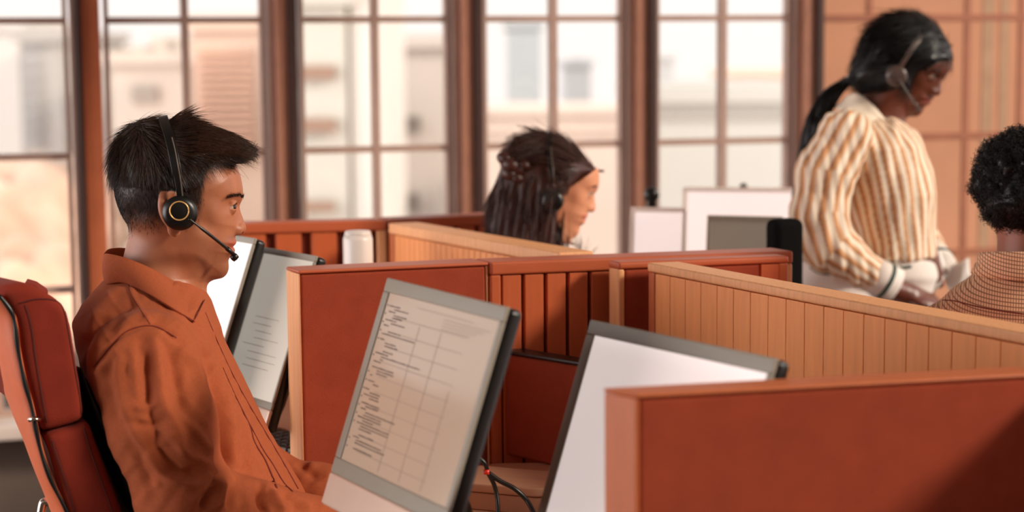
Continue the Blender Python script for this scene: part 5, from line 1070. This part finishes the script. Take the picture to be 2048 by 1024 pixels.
# ---- person with curly hair at the right edge, seen from behind
FR = Frame(2066, 400, 2.95); w = lambda x, y, yy=0.: FR.L(x, y, yy)
Rz = rotm('Z', 90); n0 = FM.L(345, 420); hc_ = w(2066, 392, 0); TR_ = (Rz, hc_ - Rz @ n0 * .95, .95)
G = Grid(axis((-.34, -.1, .01), (-.1, .1, .003), (.1, .34, .01)), axis((-.25, -.14, .01), (-.14, .16, .003), (.16, .55, .007)), axis((-.02, .7, .02), (.7, .9, .007), (.9, 1.30, .003)))
add_head(G, TR_, sc=.95); G.add(RC(w(2066, 430, -.01), w(2066, 560, -.03), .054, .060), .012)
rt = [(w(2066, y)[2], 0, -.02, hx, hy) for y, hx, hy in ((538, .086, .078), (556, .100, .085), (578, .126, .093), (606, .146, .104), (640, .172, .110), (690, .190, .115), (800, .185, .115), (950, .165, .115), (1050, .17, .12), (1150, .175, .13))]
G.add(LOFT([(a, b, c, d - .008, e - .008) for a, b, c, d, e in rt]), .02)
for s in (-1, 1):
    sh = w(2066, 712, -.02) + np.array([.15 * s, 0, 0]); el = sh + np.array([.06 * s, .06, -.27]); wr = el + np.array([-.06 * s, .24, .04]); G.add(chain([sh, el, wr], [.05, .04, .028]), .02); d = wr - el
    G.add(hand(wr + d / np.linalg.norm(d) * .02, d, (0, 0, 1), (-s, 0, 0), .4), .004)
    hp = np.array([.09 * s, 0, .52]); kn = np.array([.12 * s, .42, .52]); an = np.array([.12 * s, .42, .10]); G.add(chain([hp, kn, an, an + np.array([0, .16, -.05])], [.085, .058, .036, .03]), .02)
hcn = w(2062, 362, 0); q_ = G.sl((hcn - .13, hcn + .13), 0); X_, Y_, Z_ = G.co(q_); he = EL(hcn + np.array([0, .01, .0]), (.086, .098, .080))[0](X_, Y_, Z_)
G.V[q_] = np.where((Z_ > hcn[2] - .02) & (Y_ < hcn[1] + .06) | (Z_ > hcn[2] + .04) & (Y_ > -9), np.maximum(G.V[q_], he + .004), G.V[q_])
rm = sub('person', G, 'skinm', None, FR.M); tag(rm, 'seated person with short curly black hair in a fine brown check shirt, seen from behind', 'person')
eyes_on(TR_, rm, FR)
hcn = w(2062, 362, 0)
G = Grid(axis((-.13, .13, .003)), axis((-.13, .15, .003)), axis((hcn[2] - .13, hcn[2] + .12, .003)))
G.add(EL(hcn + np.array([0, .01, .0]), (.086, .098, .080)), .01); G.add(EL(hcn + np.array([0, -.045, -.035]), (.066, .045, .045)), .02)
for k in range(230):
    v = RNG.standard_normal(3); v /= np.linalg.norm(v)
    if v[1] > .55 and v[2] < .3: continue
    G.add(EL(hcn + np.array([0, .01, 0]) + v * np.array([.083, .095, .077]), np.full(3, RNG.uniform(.007, .013))), .004)
G.cut(EL(w(2066, 395, .14), (.062, .05, .075)), .005)
co = sub('hair', G, 'hairk', rm, FR.M, label='short curly black hair', smooth_it=0)
Pn, Nn = sample_surface(G.P, G.Q, 5200); hel = []
for k in range(14):
    a = k * .95; hel.append((cos(a), sin(a), k / 13))
hel = np.array(hel); A_ = np.cross(Nn, RNG.standard_normal(Nn.shape)); A_ /= np.linalg.norm(A_, axis=1)[:, None]; B_ = np.cross(Nn, A_); rad_ = RNG.uniform(.0016, .0036, (len(Pn), 1, 1)); hh_ = RNG.uniform(.006, .014, (len(Pn), 1, 1))
paths = Pn[:, None] + rad_ * (A_[:, None] * hel[None, :, :1] + B_[:, None] * hel[None, :, 1:2]) + hh_ * Nn[:, None] * hel[None, :, 2:3]
link('curls', strand_mesh('curls', None, paths, .0005, .6), 'hairk', co, FR.M, True)
def check_mat():
    m = mat('fine_check_cloth', (236, 190, 150), .8, var=.03); N = m.node_tree.nodes; K = m.node_tree.links; b = N['Principled BSDF']; src = b.inputs['Base Color'].links[0].from_socket
    t = N.new('ShaderNodeTexCoord'); sp = N.new('ShaderNodeSeparateXYZ'); K.new(t.outputs['Object'], sp.inputs[0])
    def wave(sock, k, ph=0.):
        a = N.new('ShaderNodeMath'); a.operation = 'MULTIPLY_ADD'; a.inputs[1].default_value = k; a.inputs[2].default_value = ph; K.new(sock, a.inputs[0]); c = N.new('ShaderNodeMath'); c.operation = 'SINE'; K.new(a.outputs[0], c.inputs[0]); return c.outputs[0]
    ax_ = N.new('ShaderNodeMath'); ax_.operation = 'ADD'; K.new(sp.outputs['Z'], ax_.inputs[0]); ys = N.new('ShaderNodeMath'); ys.operation = 'MULTIPLY'; ys.inputs[1].default_value = -.3; K.new(sp.outputs['Y'], ys.inputs[0]); K.new(ys.outputs[0], ax_.inputs[1])
    mx = N.new('ShaderNodeMath'); mx.operation = 'MINIMUM'; K.new(wave(sp.outputs['X'], 1500), mx.inputs[0]); K.new(wave(ax_.outputs[0], 1150), mx.inputs[1])
    mr = N.new('ShaderNodeMapRange'); mr.inputs[1].default_value = -.92; mr.inputs[2].default_value = -.5; mr.inputs[3].default_value = 1; mr.inputs[4].default_value = 0; K.new(mx.outputs[0], mr.inputs[0])
    mm = N.new('ShaderNodeMix'); mm.data_type = 'RGBA'; K.new(mr.outputs[0], mm.inputs['Factor']); K.new(src, mm.inputs[6]); mm.inputs[7].default_value = lin((132, 82, 58)) + (1,); K.new(mm.outputs[2], b.inputs['Base Color']); return m
M['check'] = check_mat()
G = Grid(axis((-.34, .34, .006)), axis((-.25, .42, .006)), axis((.5, 1.12, .0045))); G.add(LOFT([a for a in rt if a[0] > .52], .012), .01)
for s in (-1, 1):
    sh = w(2066, 712, -.02) + np.array([.15 * s, 0, 0]); el = sh + np.array([.06 * s, .06, -.27]); wr = el + np.array([-.06 * s, .24, .04]); G.add(chain([w(2066, 650, -.02) + np.array([.06 * s, 0, 0]), sh, el, wr], [.05, .068, .056, .042]), .025)
rs_ = sub('shirt', G, 'check', rm, FR.M, label='fine brown and cream check shirt')
V = []; n_ = 40; rows_ = ((492, .081, .074), (500, .083, .076), (515, .085, .080), (530, .088, .084), (546, .094, .090))
for (yy, rx, ry) in rows_:
    for k in range(n_):
        a = -pi / 2 + (k / (n_ - 1) - .5) * 5.6; V.append((rx * cos(a), -.02 + ry * sin(a), w(2066, yy)[2] - .012 * (1 + sin(a)) * (1 if yy < 520 else 0)))
me = mesh('collar', V, [(i * n_ + k, i * n_ + k + 1, (i + 1) * n_ + k + 1, (i + 1) * n_ + k) for i in range(len(rows_) - 1) for k in range(n_ - 1)]); o = link('collar', me, 'check', rs_, FR.M, True); md = o.modifiers.new('s', 'SOLIDIFY'); md.thickness = .003
TR2 = bvh_of(G.P, G.Q)
for ln_ in ([(1885, 600), (1910, 602), (1950, 612), (1990, 620), (2048, 628)],):
    q = onto(FR, TR2, ln_, .0004)
    if len(q) > 3: MB().tube(q, .0011, 6).build('yoke_seam', 'shirtd', rs_, FR.M, smooth=True)
G = Grid(axis((-.24, .24, .012)), axis((-.2, .6, .012)), axis((.04, .66, .012))); G.add(LOFT([a for a in rt if a[0] < .75], .02), .01)
for s in (-1, 1): G.add(chain([np.array([.09 * s, 0, .52]), np.array([.12 * s, .42, .52]), np.array([.12 * s, .42, .12])], [.10, .07, .052]), .02)
sub('trousers', G, 'trousers', rm, FR.M)
